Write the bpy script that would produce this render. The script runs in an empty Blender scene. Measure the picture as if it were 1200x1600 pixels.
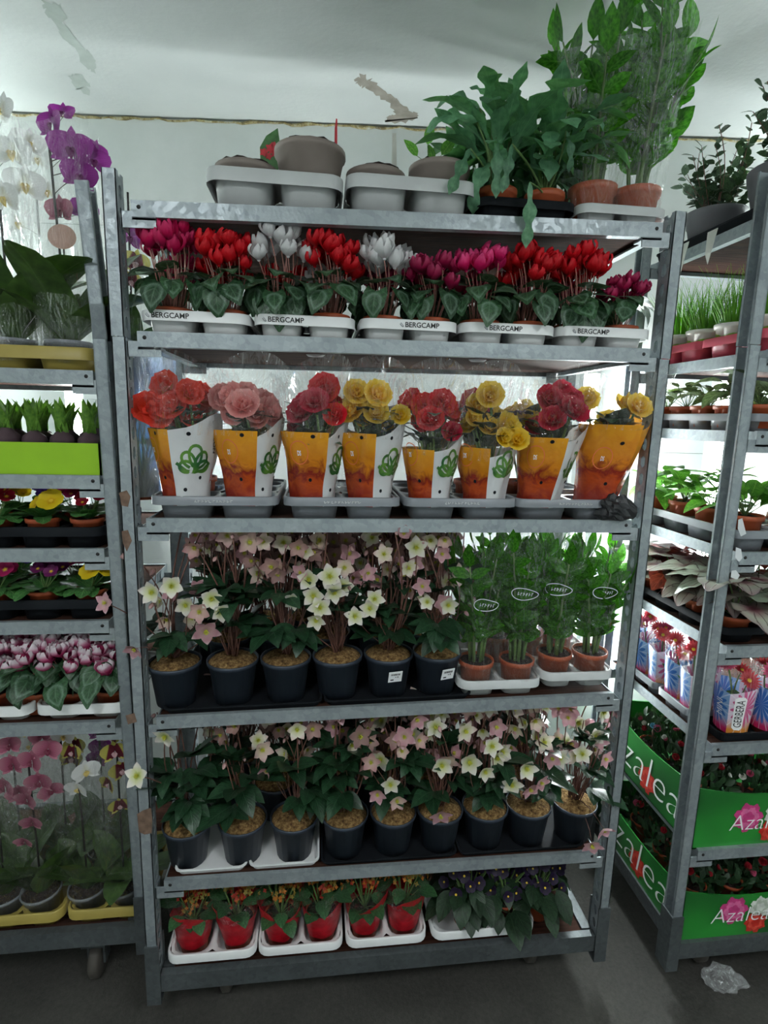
import bpy, bmesh, math, random
from mathutils import Vector, Matrix, noise

SC = bpy.context.scene
COL = SC.collection
V = Vector
PI = math.pi

# ---------------------------------------------------------------- camera
CAM_LOC = V((-0.209871, -1.342321, 1.751292))
YAW, PITCH, ROLL, FPX = 0.1208965, 0.1709552, 0.0260955, 854.7605
_c, _s = math.cos(YAW), math.sin(YAW)
FWD = V((_s*math.cos(PITCH), _c*math.cos(PITCH), -math.sin(PITCH)))
_rt = V((_c, -_s, 0)); _up = _rt.cross(FWD)
RGT = _rt*math.cos(ROLL) + _up*math.sin(ROLL)
UPV = -_rt*math.sin(ROLL) + _up*math.cos(ROLL)
cam = bpy.data.cameras.new('camera'); camo = bpy.data.objects.new('camera', cam); COL.objects.link(camo)
cam.sensor_fit = 'HORIZONTAL'; cam.sensor_width = 36.0; cam.lens = 36.0*FPX/1200.0; cam.clip_start = .02
camo.matrix_world = Matrix(((RGT.x, UPV.x, -FWD.x, CAM_LOC.x), (RGT.y, UPV.y, -FWD.y, CAM_LOC.y), (RGT.z, UPV.z, -FWD.z, CAM_LOC.z), (0, 0, 0, 1)))
SC.camera = camo

def ray(u, v): return FWD + RGT*((u-600)/FPX) + UPV*((800-v)/FPX)
def aty(u, v, y): d = ray(u, v); return CAM_LOC + d*((y-CAM_LOC.y)/d.y)
def atz(u, v, z): d = ray(u, v); return CAM_LOC + d*((z-CAM_LOC.z)/d.z)
def atx(u, v, x): d = ray(u, v); return CAM_LOC + d*((x-CAM_LOC.x)/d.x)
def px(u, v, y): return aty(u, v, y).x

# ---------------------------------------------------------------- world, exposure
w = bpy.data.worlds.new('world'); SC.world = w; w.use_nodes = True
w.node_tree.nodes['Background'].inputs[0].default_value = (.55, .62, .68, 1)
w.node_tree.nodes['Background'].inputs[1].default_value = .05
SC.view_settings.view_transform = 'Standard'; SC.view_settings.look = 'None'
SC.view_settings.gamma = 1; SC.view_settings.use_curve_mapping = False
SC.view_settings.exposure = 0.5
SC.cycles.transparent_max_bounces = 24
TUBE_POWER = 95.0
ADDED_TUBE_POWER = 240.0
PANEL_POWER = 18.0

# ---------------------------------------------------------------- colour and materials
def lin(c):
    if isinstance(c, str):
        c = c.lstrip('#'); c = [int(c[i:i+2], 16)/255 for i in (0, 2, 4)]
    return tuple(x/12.92 if x <= .04045 else ((x+.055)/1.055)**2.4 for x in c[:3]) + (1,)
MATS = {}
class N:
    def __init__(s, name):
        s.m = bpy.data.materials.new(name); s.m.use_nodes = True; s.t = s.m.node_tree; s.t.nodes.clear()
        s.out = s.t.nodes.new('ShaderNodeOutputMaterial')
    def n(s, typ, **kw):
        x = s.t.nodes.new('ShaderNode'+typ)
        for k, v in kw.items(): setattr(x, k, v)
        return x
    def l(s, a, b): s.t.links.new(a, b)
    def put(s, inp, v):
        if isinstance(v, bpy.types.NodeSocket): s.l(v, inp)
        else: inp.default_value = v
    def math(s, op, a, b=0.0, c=None, clamp=False):
        x = s.n('Math', operation=op, use_clamp=clamp)
        s.put(x.inputs[0], a); s.put(x.inputs[1], b)
        if c is not None: s.put(x.inputs[2], c)
        return x.outputs[0]
    def mix(s, f, a, b, bt='MIX'):
        x = s.n('MixRGB', blend_type=bt); s.put(x.inputs[0], f); s.put(x.inputs[1], a); s.put(x.inputs[2], b); return x.outputs[0]
    def ramp(s, f, pts, interp='LINEAR'):
        x = s.n('ValToRGB'); x.color_ramp.interpolation = interp; e = x.color_ramp.elements
        while len(e) < len(pts): e.new(.5)
        for i, (p, c) in enumerate(pts): e[i].position = p; e[i].color = c
        s.put(x.inputs[0], f); return x.outputs[0]
    def noise(s, scale, detail=3, co='Object', rough=.5, dist=0):
        tc = s.n('TexCoord'); x = s.n('TexNoise'); x.inputs['Scale'].default_value = scale
        x.inputs['Detail'].default_value = detail; x.inputs['Roughness'].default_value = rough; x.inputs['Distortion'].default_value = dist
        s.l(tc.outputs[co], x.inputs['Vector']); return x.outputs['Fac']
    def uv(s):
        tc = s.n('TexCoord'); sx = s.n('SeparateXYZ'); s.l(tc.outputs['UV'], sx.inputs[0]); return sx.outputs[0], sx.outputs[1]
    def rnd(s): return s.n('ObjectInfo').outputs['Random']
    def bump(s, h, strength=.3, dist=.01):
        x = s.n('Bump'); x.inputs['Strength'].default_value = strength; x.inputs['Distance'].default_value = dist; s.l(h, x.inputs['Height']); return x.outputs[0]
    def bsdf(s, col, rough=.5, metal=0, normal=None, spec=.5, coat=0, sheen=0):
        b = s.n('BsdfPrincipled'); s.put(b.inputs['Base Color'], col); s.put(b.inputs['Roughness'], rough); s.put(b.inputs['Metallic'], metal)
        b.inputs['Specular IOR Level'].default_value = spec; b.inputs['Coat Weight'].default_value = coat
        if normal is not None: s.l(normal, b.inputs['Normal'])
        return b.outputs[0]
    def translucent(s, sh, col, f):
        t = s.n('BsdfTranslucent'); s.put(t.inputs[0], col); m = s.n('MixShader'); m.inputs[0].default_value = f
        s.l(sh, m.inputs[1]); s.l(t.outputs[0], m.inputs[2]); return m.outputs[0]
    def done(s, sh): s.l(sh, s.out.inputs[0]); return s.m

def mat(name, col, rough=.5, metal=0, var=.12, scale=14, bump=0, bscale=60, spec=.5, transl=0, rv=0):
    if name in MATS: return MATS[name]
    k = N(name); c = lin(col)
    f = k.noise(scale, 4)
    dark = tuple(x*(1-var) for x in c[:3])+(1,); lite = tuple(min(1, x*(1+var)) for x in c[:3])+(1,)
    cc = k.ramp(f, [(.3, dark), (.7, lite)])
    if rv: cc = k.mix(1.0, cc, k.ramp(k.rnd(), [(0, (1-rv, 1-rv, 1-rv, 1)), (1, (1, 1, 1, 1))]), 'MULTIPLY')
    nm = k.bump(k.noise(bscale, 3), bump) if bump else None
    sh = k.bsdf(cc, rough, metal, nm, spec)
    if transl: sh = k.translucent(sh, cc, transl)
    MATS[name] = k.done(sh); return MATS[name]

def leafmat(name, dark, light, vein, rough=.38, nv=9, veinamt=.35, transl=.22, pattern=0, back=None):
    """leaf blade: colour noise, a midrib and side veins along the blade's own UV"""
    k = N(name); u, v = k.uv()
    a = k.math('ABSOLUTE', k.math('SUBTRACT', u, .5))
    f = k.noise(9, 4)
    base = k.ramp(f, [(.3, lin(dark)), (.72, lin(light))])
    base = k.mix(1.0, base, k.ramp(k.rnd(), [(0, (.6, .66, .6, 1)), (1, (1.15, 1.15, 1.05, 1))]), 'MULTIPLY')
    rib = k.math('SUBTRACT', 1.0, k.math('MULTIPLY', a, 28.0), clamp=True)
    wv = k.math('SINE', k.math('MULTIPLY', k.math('SUBTRACT', v, k.math('MULTIPLY', a, .7)), nv*6.283))
    side = k.math('MULTIPLY', k.math('POWER', k.math('MAXIMUM', wv, 0.0), 6.0), .55)
    m = k.math('MAXIMUM', rib, side)
    col = k.mix(k.math('MULTIPLY', m, veinamt), base, lin(vein))
    if pattern == 1:      # silver marbling of cyclamen leaves
        d = k.math('ADD', k.math('POWER', k.math('MULTIPLY', a, 2.2), 2.0), k.math('POWER', k.math('MULTIPLY', k.math('SUBTRACT', v, .45), 2.0), 2.0))
        ring = k.math('SUBTRACT', 1.0, k.math('MULTIPLY', k.math('ABSOLUTE', k.math('SUBTRACT', d, .45)), 4.0), clamp=True)
        col = k.mix(k.math('MULTIPLY', ring, k.math('MULTIPLY', k.noise(30, 3), .75)), col, lin('#8fa89a'))
    h = k.math('ADD', m, k.math('MULTIPLY', f, .3))
    sh = k.bsdf(col, rough, 0, k.bump(h, .25, .004), .5)
    if transl: sh = k.translucent(sh, k.mix(1.0, col, (1.5, 1.8, .7, 1), 'MULTIPLY'), transl)
    MATS[name] = k.done(sh); return MATS[name]

def petalmat(name, pts, rough=.5, transl=.3, alt=None, streak=.25, rv=.25):
    """petal: ramp from base (v=0) to tip (v=1); alt = second ramp chosen by each flower's own random"""
    k = N(name); u, v = k.uv()
    c = k.ramp(v, [(p, lin(x)) for p, x in pts])
    if alt: c = k.mix(k.ramp(k.rnd(), [(.25, (0, 0, 0, 1)), (.8, (1, 1, 1, 1))]), c, k.ramp(v, [(p, lin(x)) for p, x in alt]))
    else: c = k.mix(1.0, c, k.ramp(k.rnd(), [(0, (1-rv,)*3+(1,)), (1, (1, 1, 1, 1))]), 'MULTIPLY')
    st = k.math('POWER', k.math('ABSOLUTE', k.math('SINE', k.math('MULTIPLY', u, 28.0))), 2.0)
    c = k.mix(k.math('MULTIPLY', st, streak), c, k.mix(1.0, c, (.72, .66, .7, 1), 'MULTIPLY'))
    sh = k.bsdf(c, rough, 0, k.bump(st, .15, .002), .35)
    sh = k.translucent(sh, c, transl)
    MATS[name] = k.done(sh); return MATS[name]

def film(name, tint=(1, 1, 1), gloss=.045, haze=.005, scale=22, rough=.04):
    k = N(name)
    tc = k.n('TexCoord'); mp = k.n('Mapping'); mp.inputs['Scale'].default_value = (1, 1, .3); k.l(tc.outputs['Object'], mp.inputs[0])
    x = k.n('TexNoise'); x.inputs['Scale'].default_value = scale*1.6; x.inputs['Detail'].default_value = 3; x.inputs['Distortion'].default_value = 1.5; k.l(mp.outputs[0], x.inputs['Vector'])
    nm = k.bump(x.outputs['Fac'], 1.0, .03)
    lw = k.n('LayerWeight'); lw.inputs[0].default_value = .15; k.l(nm, lw.inputs['Normal'])
    g = k.n('BsdfGlossy'); g.inputs['Roughness'].default_value = rough; k.l(nm, g.inputs['Normal']); g.inputs[0].default_value = (1, 1, 1, 1)
    t = k.n('BsdfTransparent'); t.inputs[0].default_value = tuple(tint)+(1,)
    d = k.n('BsdfDiffuse'); d.inputs[0].default_value = (.85, .88, .9, 1)
    m = k.n('MixShader'); k.l(k.math('ADD', gloss, k.math('MULTIPLY', lw.outputs['Facing'], .38)), m.inputs[0]); k.l(t.outputs[0], m.inputs[1]); k.l(g.outputs[0], m.inputs[2])
    m2 = k.n('MixShader'); m2.inputs[0].default_value = haze; k.l(m.outputs[0], m2.inputs[1]); k.l(d.outputs[0], m2.inputs[2])
    MATS[name] = k.done(m2.outputs[0]); return MATS[name]

def emit(name, col, power):
    k = N(name); e = k.n('Emission'); e.inputs[0].default_value = tuple(col)+(1,); e.inputs[1].default_value = power
    MATS[name] = k.done(e.outputs[0]); return MATS[name]

# ---------------------------------------------------------------- mesh building
class MB:
    def __init__(s): s.v = []; s.f = []; s.mi = []; s.uv = []
    def add(s, vs, fs, mi=0, uvs=None):
        o = len(s.v); s.v += [tuple(p) for p in vs]; s.uv += list(uvs) if uvs else [(0.5, 0.5)]*len(vs)
        for f in fs: s.f.append(tuple(i+o for i in f)); s.mi.append(mi)
        return s
    def box(s, x0, y0, z0, x1, y1, z1, mi=0):
        x0, x1 = sorted((x0, x1)); y0, y1 = sorted((y0, y1)); z0, z1 = sorted((z0, z1))
        vs = [(x0,y0,z0),(x1,y0,z0),(x1,y1,z0),(x0,y1,z0),(x0,y0,z1),(x1,y0,z1),(x1,y1,z1),(x0,y1,z1)]
        return s.add(vs, [(0,3,2,1),(4,5,6,7),(0,1,5,4),(1,2,6,5),(2,3,7,6),(3,0,4,7)], mi)
    def rings(s, rings, mi=0, cap0=False, cap1=False, closed=True, uvs=None):
        n = len(rings[0]); vs = [p for r in rings for p in r]; fs = []
        for i in range(len(rings)-1):
            for j in range(n if closed else n-1):
                k = (j+1) % n; fs.append((i*n+j, i*n+k, (i+1)*n+k, (i+1)*n+j))
        if cap0: fs.append(tuple(range(n-1, -1, -1)))
        if cap1: fs.append(tuple((len(rings)-1)*n+j for j in range(n)))
        if uvs is None:
            uvs = [(j/n, i/max(1, len(rings)-1)) for i in range(len(rings)) for j in range(n)]
        return s.add(vs, fs, mi, uvs)
    def lathe(s, prof, n=16, mi=0, c=(0, 0, 0), cap0=False, cap1=False, jit=None):
        R = []
        for i, (r, z) in enumerate(prof):
            R.append([(c[0]+r*math.cos(2*PI*j/n), c[1]+r*math.sin(2*PI*j/n), c[2]+z+(jit(i, j) if jit else 0)) for j in range(n)])
        return s.rings(R, mi, cap0, cap1)
    def tube(s, pts, rad, n=6, mi=0, cap=True):
        pts = [V(p) for p in pts]; R = []
        for i, p in enumerate(pts):
            d = (pts[min(i+1, len(pts)-1)]-pts[max(i-1, 0)]).normalized()
            a = d.cross(V((0, 0, 1))); a = V((1, 0, 0)) if a.length < 1e-3 else a.normalized()
            b = d.cross(a); r = rad(i/(len(pts)-1)) if callable(rad) else rad
            R.append([tuple(p+a*(r*math.cos(2*PI*j/n))+b*(r*math.sin(2*PI*j/n))) for j in range(n)])
        return s.rings(R, mi, cap, cap)
    def grid(s, fn, nu, nv, mi=0):
        """fn(u in -1..1, v in 0..1) -> point"""
        vs = []; uvs = []
        for j in range(nv+1):
            for i in range(nu+1):
                u = -1+2*i/nu; v = j/nv; vs.append(tuple(fn(u, v))); uvs.append(((u+1)/2, v))
        fs = [(j*(nu+1)+i, j*(nu+1)+i+1, (j+1)*(nu+1)+i+1, (j+1)*(nu+1)+i) for j in range(nv) for i in range(nu)]
        return s.add(vs, fs, mi, uvs)
    def xf(s, M): s.v = [tuple(M @ V(p)) for p in s.v]; return s
    def join(s, o, M=None, mi=0):
        b = len(s.v); s.v += [tuple(M @ V(p)) if M else p for p in o.v]; s.uv += o.uv
        for f, m in zip(o.f, o.mi): s.f.append(tuple(i+b for i in f)); s.mi.append(m+mi)
        return s
    def mesh(s, name, mats, smooth=True):
        me = bpy.data.meshes.new(name); me.from_pydata(s.v, [], s.f)
        ul = me.uv_layers.new(name='UVMap')
        n = len(me.loops); vi = [0]*n; me.loops.foreach_get('vertex_index', vi)
        flat = [x for i in vi for x in s.uv[i]]; ul.data.foreach_set('uv', flat)
        me.polygons.foreach_set('material_index', s.mi)
        me.polygons.foreach_set('use_smooth', [bool(smooth)]*len(s.f))
        for m in (mats if isinstance(mats, (list, tuple)) else [mats]): me.materials.append(m)
        me.update(); return me

def rrect(w, d, r, n=4, z=0, cx=0, cy=0):
    """rounded rectangle outline, counter-clockwise"""
    P = []
    for (sx, sy, a0) in ((1, 1, 0), (-1, 1, .5), (-1, -1, 1), (1, -1, 1.5)):
        for i in range(n+1):
            a = (a0+.5*i/n)*PI; P.append((cx+sx*(w/2-r)+r*math.cos(a), cy+sy*(d/2-r)+r*math.sin(a), z))
    return P

# ---------------------------------------------------------------- objects
W = {}
def ob(name, me, parent=None, M=None):
    """mesh object with world matrix M under parent"""
    o = bpy.data.objects.new(name, me); COL.objects.link(o); M = M or Matrix()
    if parent is not None:
        o.parent = parent; o.matrix_basis = W[parent.name].inverted() @ M
    else: o.matrix_basis = M
    W[o.name] = M; return o
def thing(name, label, cat, loc=(0, 0, 0), group=None, M=None):
    o = bpy.data.objects.new(name, None); COL.objects.link(o); o.empty_display_size = .03
    M = M or Matrix.Translation(V(loc)); o.matrix_basis = M; W[o.name] = M
    o['label'] = label; o['category'] = cat
    if group: o['group'] = group
    return o
def tag(o, label, cat, group=None):
    o['label'] = label; o['category'] = cat
    if group: o['group'] = group
    return o
def struct(name, me, M=None): o = ob(name, me, None, M); o['kind'] = 'structure'; return o
def T(x, y=None, z=None): return Matrix.Translation(V(x) if y is None else V((x, y, z)))
def cols(o, x, y, z): return Matrix(((x.x, y.x, z.x, o.x), (x.y, y.y, z.y, o.y), (x.z, y.z, z.z, o.z), (0, 0, 0, 1)))
def ydir(o, d, up=V((0, 0, 1)), s=1, sx=None):
    """frame whose Y runs along d and whose Z is near up"""
    y = V(d).normalized(); x = y.cross(V(up))
    x = V((1, 0, 0)) if x.length < 1e-4 else x.normalized(); z = x.cross(y)
    return cols(V(o), x*(sx or s), y*s, z*s)
def zdir(o, d, spin=0, s=1):
    z = V(d).normalized(); x = V((0, 0, 1)).cross(z); x = V((1, 0, 0)) if x.length < 1e-3 else x.normalized(); y = z.cross(x)
    c, n = math.cos(spin), math.sin(spin); return cols(V(o), (x*c+y*n)*s, (y*c-x*n)*s, z*s)
def along(a, b, spin=0): a = V(a); b = V(b); return zdir(a, b-a, spin, (b-a).length)
def rv3(R, s): return V((R.uniform(-s, s), R.uniform(-s, s), R.uniform(-s, s)))

def text_mb(body, size=1.0, shear=0, offset=0, align='LEFT', res=3):
    cu = bpy.data.curves.new('lettering', 'FONT'); cu.body = body; cu.size = size; cu.shear = shear; cu.offset = offset; cu.align_x = align; cu.resolution_u = res
    to = bpy.data.objects.new('lettering', cu); me = bpy.data.meshes.new_from_object(to)
    b = MB(); b.add([tuple(v.co) for v in me.vertices], [tuple(p.vertices) for p in me.polygons])
    bpy.data.objects.remove(to); bpy.data.meshes.remove(me); bpy.data.curves.remove(cu); return b
def stroke(b, pts, wd, mi=0, closed=False):
    """flat ribbon along a 2-D polyline in XY"""
    P = [V((p[0], p[1], 0)) for p in pts]; n = len(P); L = []; Rr = []
    for i in range(n):
        a = P[(i-1) % n] if (closed or i > 0) else P[0]; c = P[(i+1) % n] if (closed or i < n-1) else P[-1]
        d = (c-a); d = d.normalized() if d.length > 1e-9 else V((1, 0, 0)); q = V((-d.y, d.x, 0))*(wd/2); L.append(tuple(P[i]+q)); Rr.append(tuple(P[i]-q))
    m = n if closed else n-1
    return b.add(L+Rr, [(i, n+i, n+(i+1) % n, (i+1) % n) for i in range(m)], mi)
ORD = ['first', 'second', 'third', 'fourth', 'fifth', 'sixth', 'seventh', 'eighth', 'ninth', 'tenth', 'eleventh', 'twelfth']
# ================================================================ base materials
def galv(name, c0, c1, rust=.5):
    k = N(name); tc = k.n('TexCoord'); vo = k.n('TexVoronoi'); vo.inputs['Scale'].default_value = 85; k.l(tc.outputs['Object'], vo.inputs['Vector'])
    sp = k.n('SeparateColor'); k.l(vo.outputs['Color'], sp.inputs[0])
    f = k.math('ADD', k.math('MULTIPLY', sp.outputs[0], .22), k.math('MULTIPLY', k.noise(9, 5), .78))
    c = k.ramp(f, [(.25, lin(c0)), (.75, lin(c1))])
    r = k.ramp(k.noise(7, 6, rough=.7, dist=.6), [(.66, (0, 0, 0, 1)), (.74, (1, 1, 1, 1))])
    c = k.mix(k.math('MULTIPLY', r, rust), c, lin('#6d5347'))
    MATS[name] = k.done(k.bsdf(c, k.math('ADD', .34, k.math('MULTIPLY', sp.outputs[1], .2)), .45, k.bump(k.noise(120, 3), .08), .5)); return MATS[name]
STEEL = galv('galvanised_steel', '#838d92', '#a9b2b5', .5)
STEEL_D = galv('galvanised_steel_base', '#4c5153', '#656b6d', .7)
def ply():
    k = N('brown_plywood'); tc = k.n('TexCoord'); mp = k.n('Mapping'); mp.inputs['Scale'].default_value = (2.5, 30, 8); k.l(tc.outputs['Object'], mp.inputs[0])
    x = k.n('TexNoise'); x.inputs['Scale'].default_value = 4; x.inputs['Detail'].default_value = 6; k.l(mp.outputs[0], x.inputs['Vector'])
    c = k.ramp(x.outputs['Fac'], [(.3, lin('#24140f')), (.7, lin('#452a20'))])
    c = k.mix(k.ramp(k.noise(3, 5), [(.5, (0, 0, 0, 1)), (.75, (.35, .35, .35, 1))]), c, lin('#5e4a42'))
    MATS['ply'] = k.done(k.bsdf(c, .8, 0, k.bump(x.outputs['Fac'], .2), .12)); return MATS['ply']
PLY = ply()
M_WHITE = mat('white_tray_plastic', '#e4e6e6', .38, var=.05)
M_LGREY = mat('pale_grey_tray_plastic', '#c3c6c6', .42, var=.07)
M_MGREY = mat('grey_tray_plastic', '#7d8288', .4, var=.08)
M_BLACK = mat('black_tray_plastic', '#171a1e', .72, var=.2, spec=.12)
M_OLIVE = mat('olive_tray_plastic', '#a3924a', .4, var=.08)
M_TERRA = mat('terracotta_pot_plastic', '#a8502f', .5, var=.12)
M_BLUEPOT = mat('dark_blue_pot_plastic', '#2d3642', .45, var=.12)
M_BOWL = mat('taupe_bowl_plastic', '#8c8079', .55, var=.1)
M_SOIL = mat('dark_potting_soil', '#2b1f1a', .95, var=.6, scale=90, bump=1, bscale=140)
M_BARK = None
def bark():
    k = N('tan_wood_fibre_mulch'); f = k.noise(110, 5, rough=.75)
    c = k.ramp(f, [(.3, lin('#3e2c1e')), (.48, lin('#85663f')), (.66, lin('#c2a06a')), (.8, lin('#dcc48e'))])
    return k.done(k.bsdf(c, .95, 0, k.bump(f, 1, .01), .2))
M_BARK = bark()
M_INK = mat('black_print_ink', '#141414', .5, var=.02)
M_WINK = mat('white_print_ink', '#f2f2f2', .5, var=.02)
M_LABEL = mat('white_paper_label', '#e6e8ea', .6, var=.03)
M_RUBBER = mat('worn_wheel_rubber', '#4b4742', .7, var=.25)
M_STAKE = mat('dark_stake', '#2a2320', .6)
M_CLEAR = film('clear_cellophane')
M_CLEAR2 = film('crumpled_cellophane', gloss=.05, haze=.008, scale=30)
M_WFILM = mat('white_sleeve_film', '#dfe2e4', .35, var=.05, bump=.5, bscale=18, transl=.2)

# ================================================================ the room
WA = V((-2.7, .92+.1016*2.03, 0)); WB = V((2.9, .92-.1016*3.57, 0))     # foot of the back wall
CEIL = 2.80
def wall_y(x): return .92-.1016*(x+.67)
def k_wall():
    k = N('white_painted_wall'); f = k.noise(2.2, 6, rough=.65); c = k.ramp(f, [(.3, lin('#d8dedb')), (.65, lin('#e8ecea'))])
    d = k.ramp(k.noise(14, 6, rough=.75), [(.68, (0, 0, 0, 1)), (.78, (.35, .35, .35, 1))]); c = k.mix(d, c, lin('#9aa39c'))
    return k.done(k.bsdf(c, .55, 0, k.bump(f, .1), .4))
def k_ceil():
    k = N('grey_white_ceiling_paint'); f = k.noise(1.3, 6, rough=.6, co='Object'); c = k.ramp(f, [(.3, lin('#c4c9c8')), (.7, lin('#d6dad8'))])
    d = k.ramp(k.noise(5, 7, rough=.8), [(.66, (0, 0, 0, 1)), (.76, (.25, .25, .25, 1))]); c = k.mix(d, c, lin('#a3aaa7'))
    return k.done(k.bsdf(c, .7, 0, k.bump(k.noise(60, 4), .1), .3))
def k_floor():
    k = N('stained_concrete_floor'); f = k.noise(2.6, 8, rough=.7); g = k.noise(70, 4, rough=.8)
    c = k.ramp(f, [(.3, lin('#2b2a28')), (.5, lin('#3e3d3a')), (.72, lin('#55544f'))])
    c = k.mix(.35, c, k.ramp(g, [(.3, lin('#232220')), (.7, lin('#5c5b54'))]))
    return k.done(k.bsdf(c, k.ramp(f, [(.35, (.5, .5, .5, 1)), (.7, (.85, .85, .85, 1))]), 0, k.bump(g, .35), .4))
M_WALL, M_CEIL, M_FLOOR = k_wall(), k_ceil(), k_floor()
X0, X1, Y0 = -2.7, 2.9, -3.6
struct('floor', MB().box(X0-.1, Y0-.1, -.1, X1+.1, 1.3, 0).mesh('floor', M_FLOOR, False))
ceil = struct('ceiling', MB().box(X0-.1, Y0-.1, CEIL, X1+.1, 1.3, CEIL+.1).mesh('ceiling', M_CEIL, False))
wdir = (WB-WA).normalized(); wnor = V((-wdir.y, wdir.x, 0))
WM = cols(WA, wdir, wnor, V((0, 0, 1))); WL = (WB-WA).length
M_JOINT = mat('dark_wall_joint', '#8d958f', .8)
wall = struct('wall_back', MB().box(-.1, .006, 0, WL+.1, .12, CEIL).mesh('wall_back', M_JOINT, False), WM)
zz = [0, .83, 1.64, 2.43, CEIL-.004]
for i in range(4):
    for (a, b) in ((-.1, WL+.1),):
        ob('wall_panel', MB().box(a, 0, zz[i]+(.0012 if i else 0), b, .006, zz[i+1]-.0012).mesh('wall_panel', M_WALL, False), wall, WM)
struct('wall_left', MB().box(X0-.12, Y0-.1, 0, X0, 1.2, CEIL).mesh('wall_left', M_WALL, False))
struct('wall_right', MB().box(X1, Y0-.1, 0, X1+.12, 1.2, CEIL).mesh('wall_right', M_WALL, False))
struct('wall_front', MB().box(X0, Y0-.12, 0, X1, Y0, CEIL).mesh('wall_front', M_WALL, False))
# foam squeezed out along the wall and ceiling joint
R = random.Random(4)
def k_foam():
    k = N('yellowed_joint_foam'); f = k.noise(26, 6, rough=.8); c = k.ramp(f, [(.36, lin('#d0d4cc')), (.5, lin('#b5a676')), (.6, lin('#6f6248')), (.7, lin('#cfcdbd'))])
    return k.done(k.bsdf(c, .9, 0, k.bump(f, .8), .2))
b = MB(); pts = [(i*.03, -.002, CEIL-.008+R.uniform(-.004, .004)) for i in range(int(WL/.03))]
b.tube(pts, lambda t: .003+.007*abs(noise.noise(V((t*160, 3, 1)))), 6)
ob('joint_foam', b.mesh('joint_foam', k_foam()), wall, WM)
# bare patches on the ceiling paint (flat marks with their own outline)
def patch(pix, m, seed):
    R = random.Random(seed); P = [atz(u, v, CEIL) for u, v in pix]; Q = []
    for i, p in enumerate(P):
        q = P[(i+1) % len(P)]
        for t in range(5): s_ = p.lerp(q, t/5); Q.append((s_.x+R.uniform(-.008, .008), s_.y+R.uniform(-.012, .012), CEIL-.0008))
    c = sum((V(q) for q in Q), V())/len(Q)
    bm_ = MB().add(Q, [tuple(range(len(Q)))]); ob('bare_patch', bm_.mesh('bare_patch', m, False), ceil)
M_BARE = mat('bare_plaster', '#948e84', .9, var=.2, scale=25)
M_BARE2 = mat('faint_scraped_paint', '#b1bab5', .9, var=.08, scale=25)
patch([(556, 122), (566, 117), (582, 126), (604, 144), (622, 158), (640, 172), (654, 178), (652, 186), (630, 191), (598, 190), (606, 182), (618, 178), (612, 166), (594, 152), (574, 138), (560, 132)], M_BARE, 1)
patch([(62, 0), (96, 8), (104, 40), (128, 70), (146, 92), (148, 112), (132, 104), (112, 72), (92, 52), (76, 24)], M_BARE2, 2)
patch([(108, 118), (124, 116), (140, 132), (136, 146), (118, 140)], M_BARE2, 3)

# ---------------------------------------------------------------- lamps
M_ADDTUBE = emit('added_ceiling_light', (.9, 1.0, .98), ADDED_TUBE_POWER)
M_TUBE = emit('lit_fluorescent_tube', (.92, 1.0, 1.0), TUBE_POWER)
M_PANEL = emit('lit_ceiling_panel', (.94, .98, 1.0), PANEL_POWER)
M_FIT = mat('white_lamp_fitting', '#d8dcdc', .4, var=.04)
def tube_lamp(x, y, z0, z1, label):
    t = thing('tube_lamp', label, 'lamp', (x, y, z0), 'upright tube lamps behind the trolleys')
    yw = wall_y(x)
    ob('batten', MB().box(-.03, 0.02, -.04, .03, .055, z1-z0+.04).mesh('batten', M_FIT, False), t, T(x, y, z0))
    ob('wall_bracket', MB().box(-.02, .055, .1, .02, yw-y-.004, .16).box(-.02, .055, z1-z0-.16, .02, yw-y-.004, z1-z0-.1).mesh('wall_bracket', M_FIT, False), t, T(x, y, z0))
    for zc in (-.02, z1-z0): ob('lamp_holder', MB().box(-.018, -.012, zc, .018, .02, zc+.02).mesh('lamp_holder', M_FIT, False), t, T(x, y, z0))
    ob('tube', MB().lathe([(.013, 0), (.013, z1-z0)], 14, cap0=True, cap1=True).mesh('tube', M_TUBE), t, T(x, y, z0))
tube_lamp(.80, .63, .66, 1.93, 'upright tube lamp on the wall between the begonia trolley and the azalea trolley')
tube_lamp(1.32, .60, .75, 1.93, 'upright tube lamp on the wall behind the azalea trolley')
tube_lamp(-1.06, .70, 1.32, 1.95, 'upright tube lamp on the wall behind the orchid trolley')
for i, (x, y, d_) in enumerate(((-1.0, -1.9, 'over the orchid trolley side'), (1.0, -1.9, 'over the azalea trolley side'))):
    t = thing('ceiling_panel_lamp', 'square white ceiling light panel in front of the trolleys, '+d_, 'lamp', (x, y, CEIL), 'ceiling light panels')
    ob('frame', MB().box(-.32, -.32, -.03, .32, -.3, 0).box(-.32, .3, -.03, .32, .32, 0).box(-.32, -.3, -.03, -.3, .3, 0).box(.3, -.3, -.03, .32, .3, 0).mesh('frame', M_FIT, False), t, T(x, y, CEIL))
    ob('diffuser', MB().box(-.3, -.3, -.022, .3, .3, -.012).mesh('diffuser', M_PANEL, False), t, T(x, y, CEIL))

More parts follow.
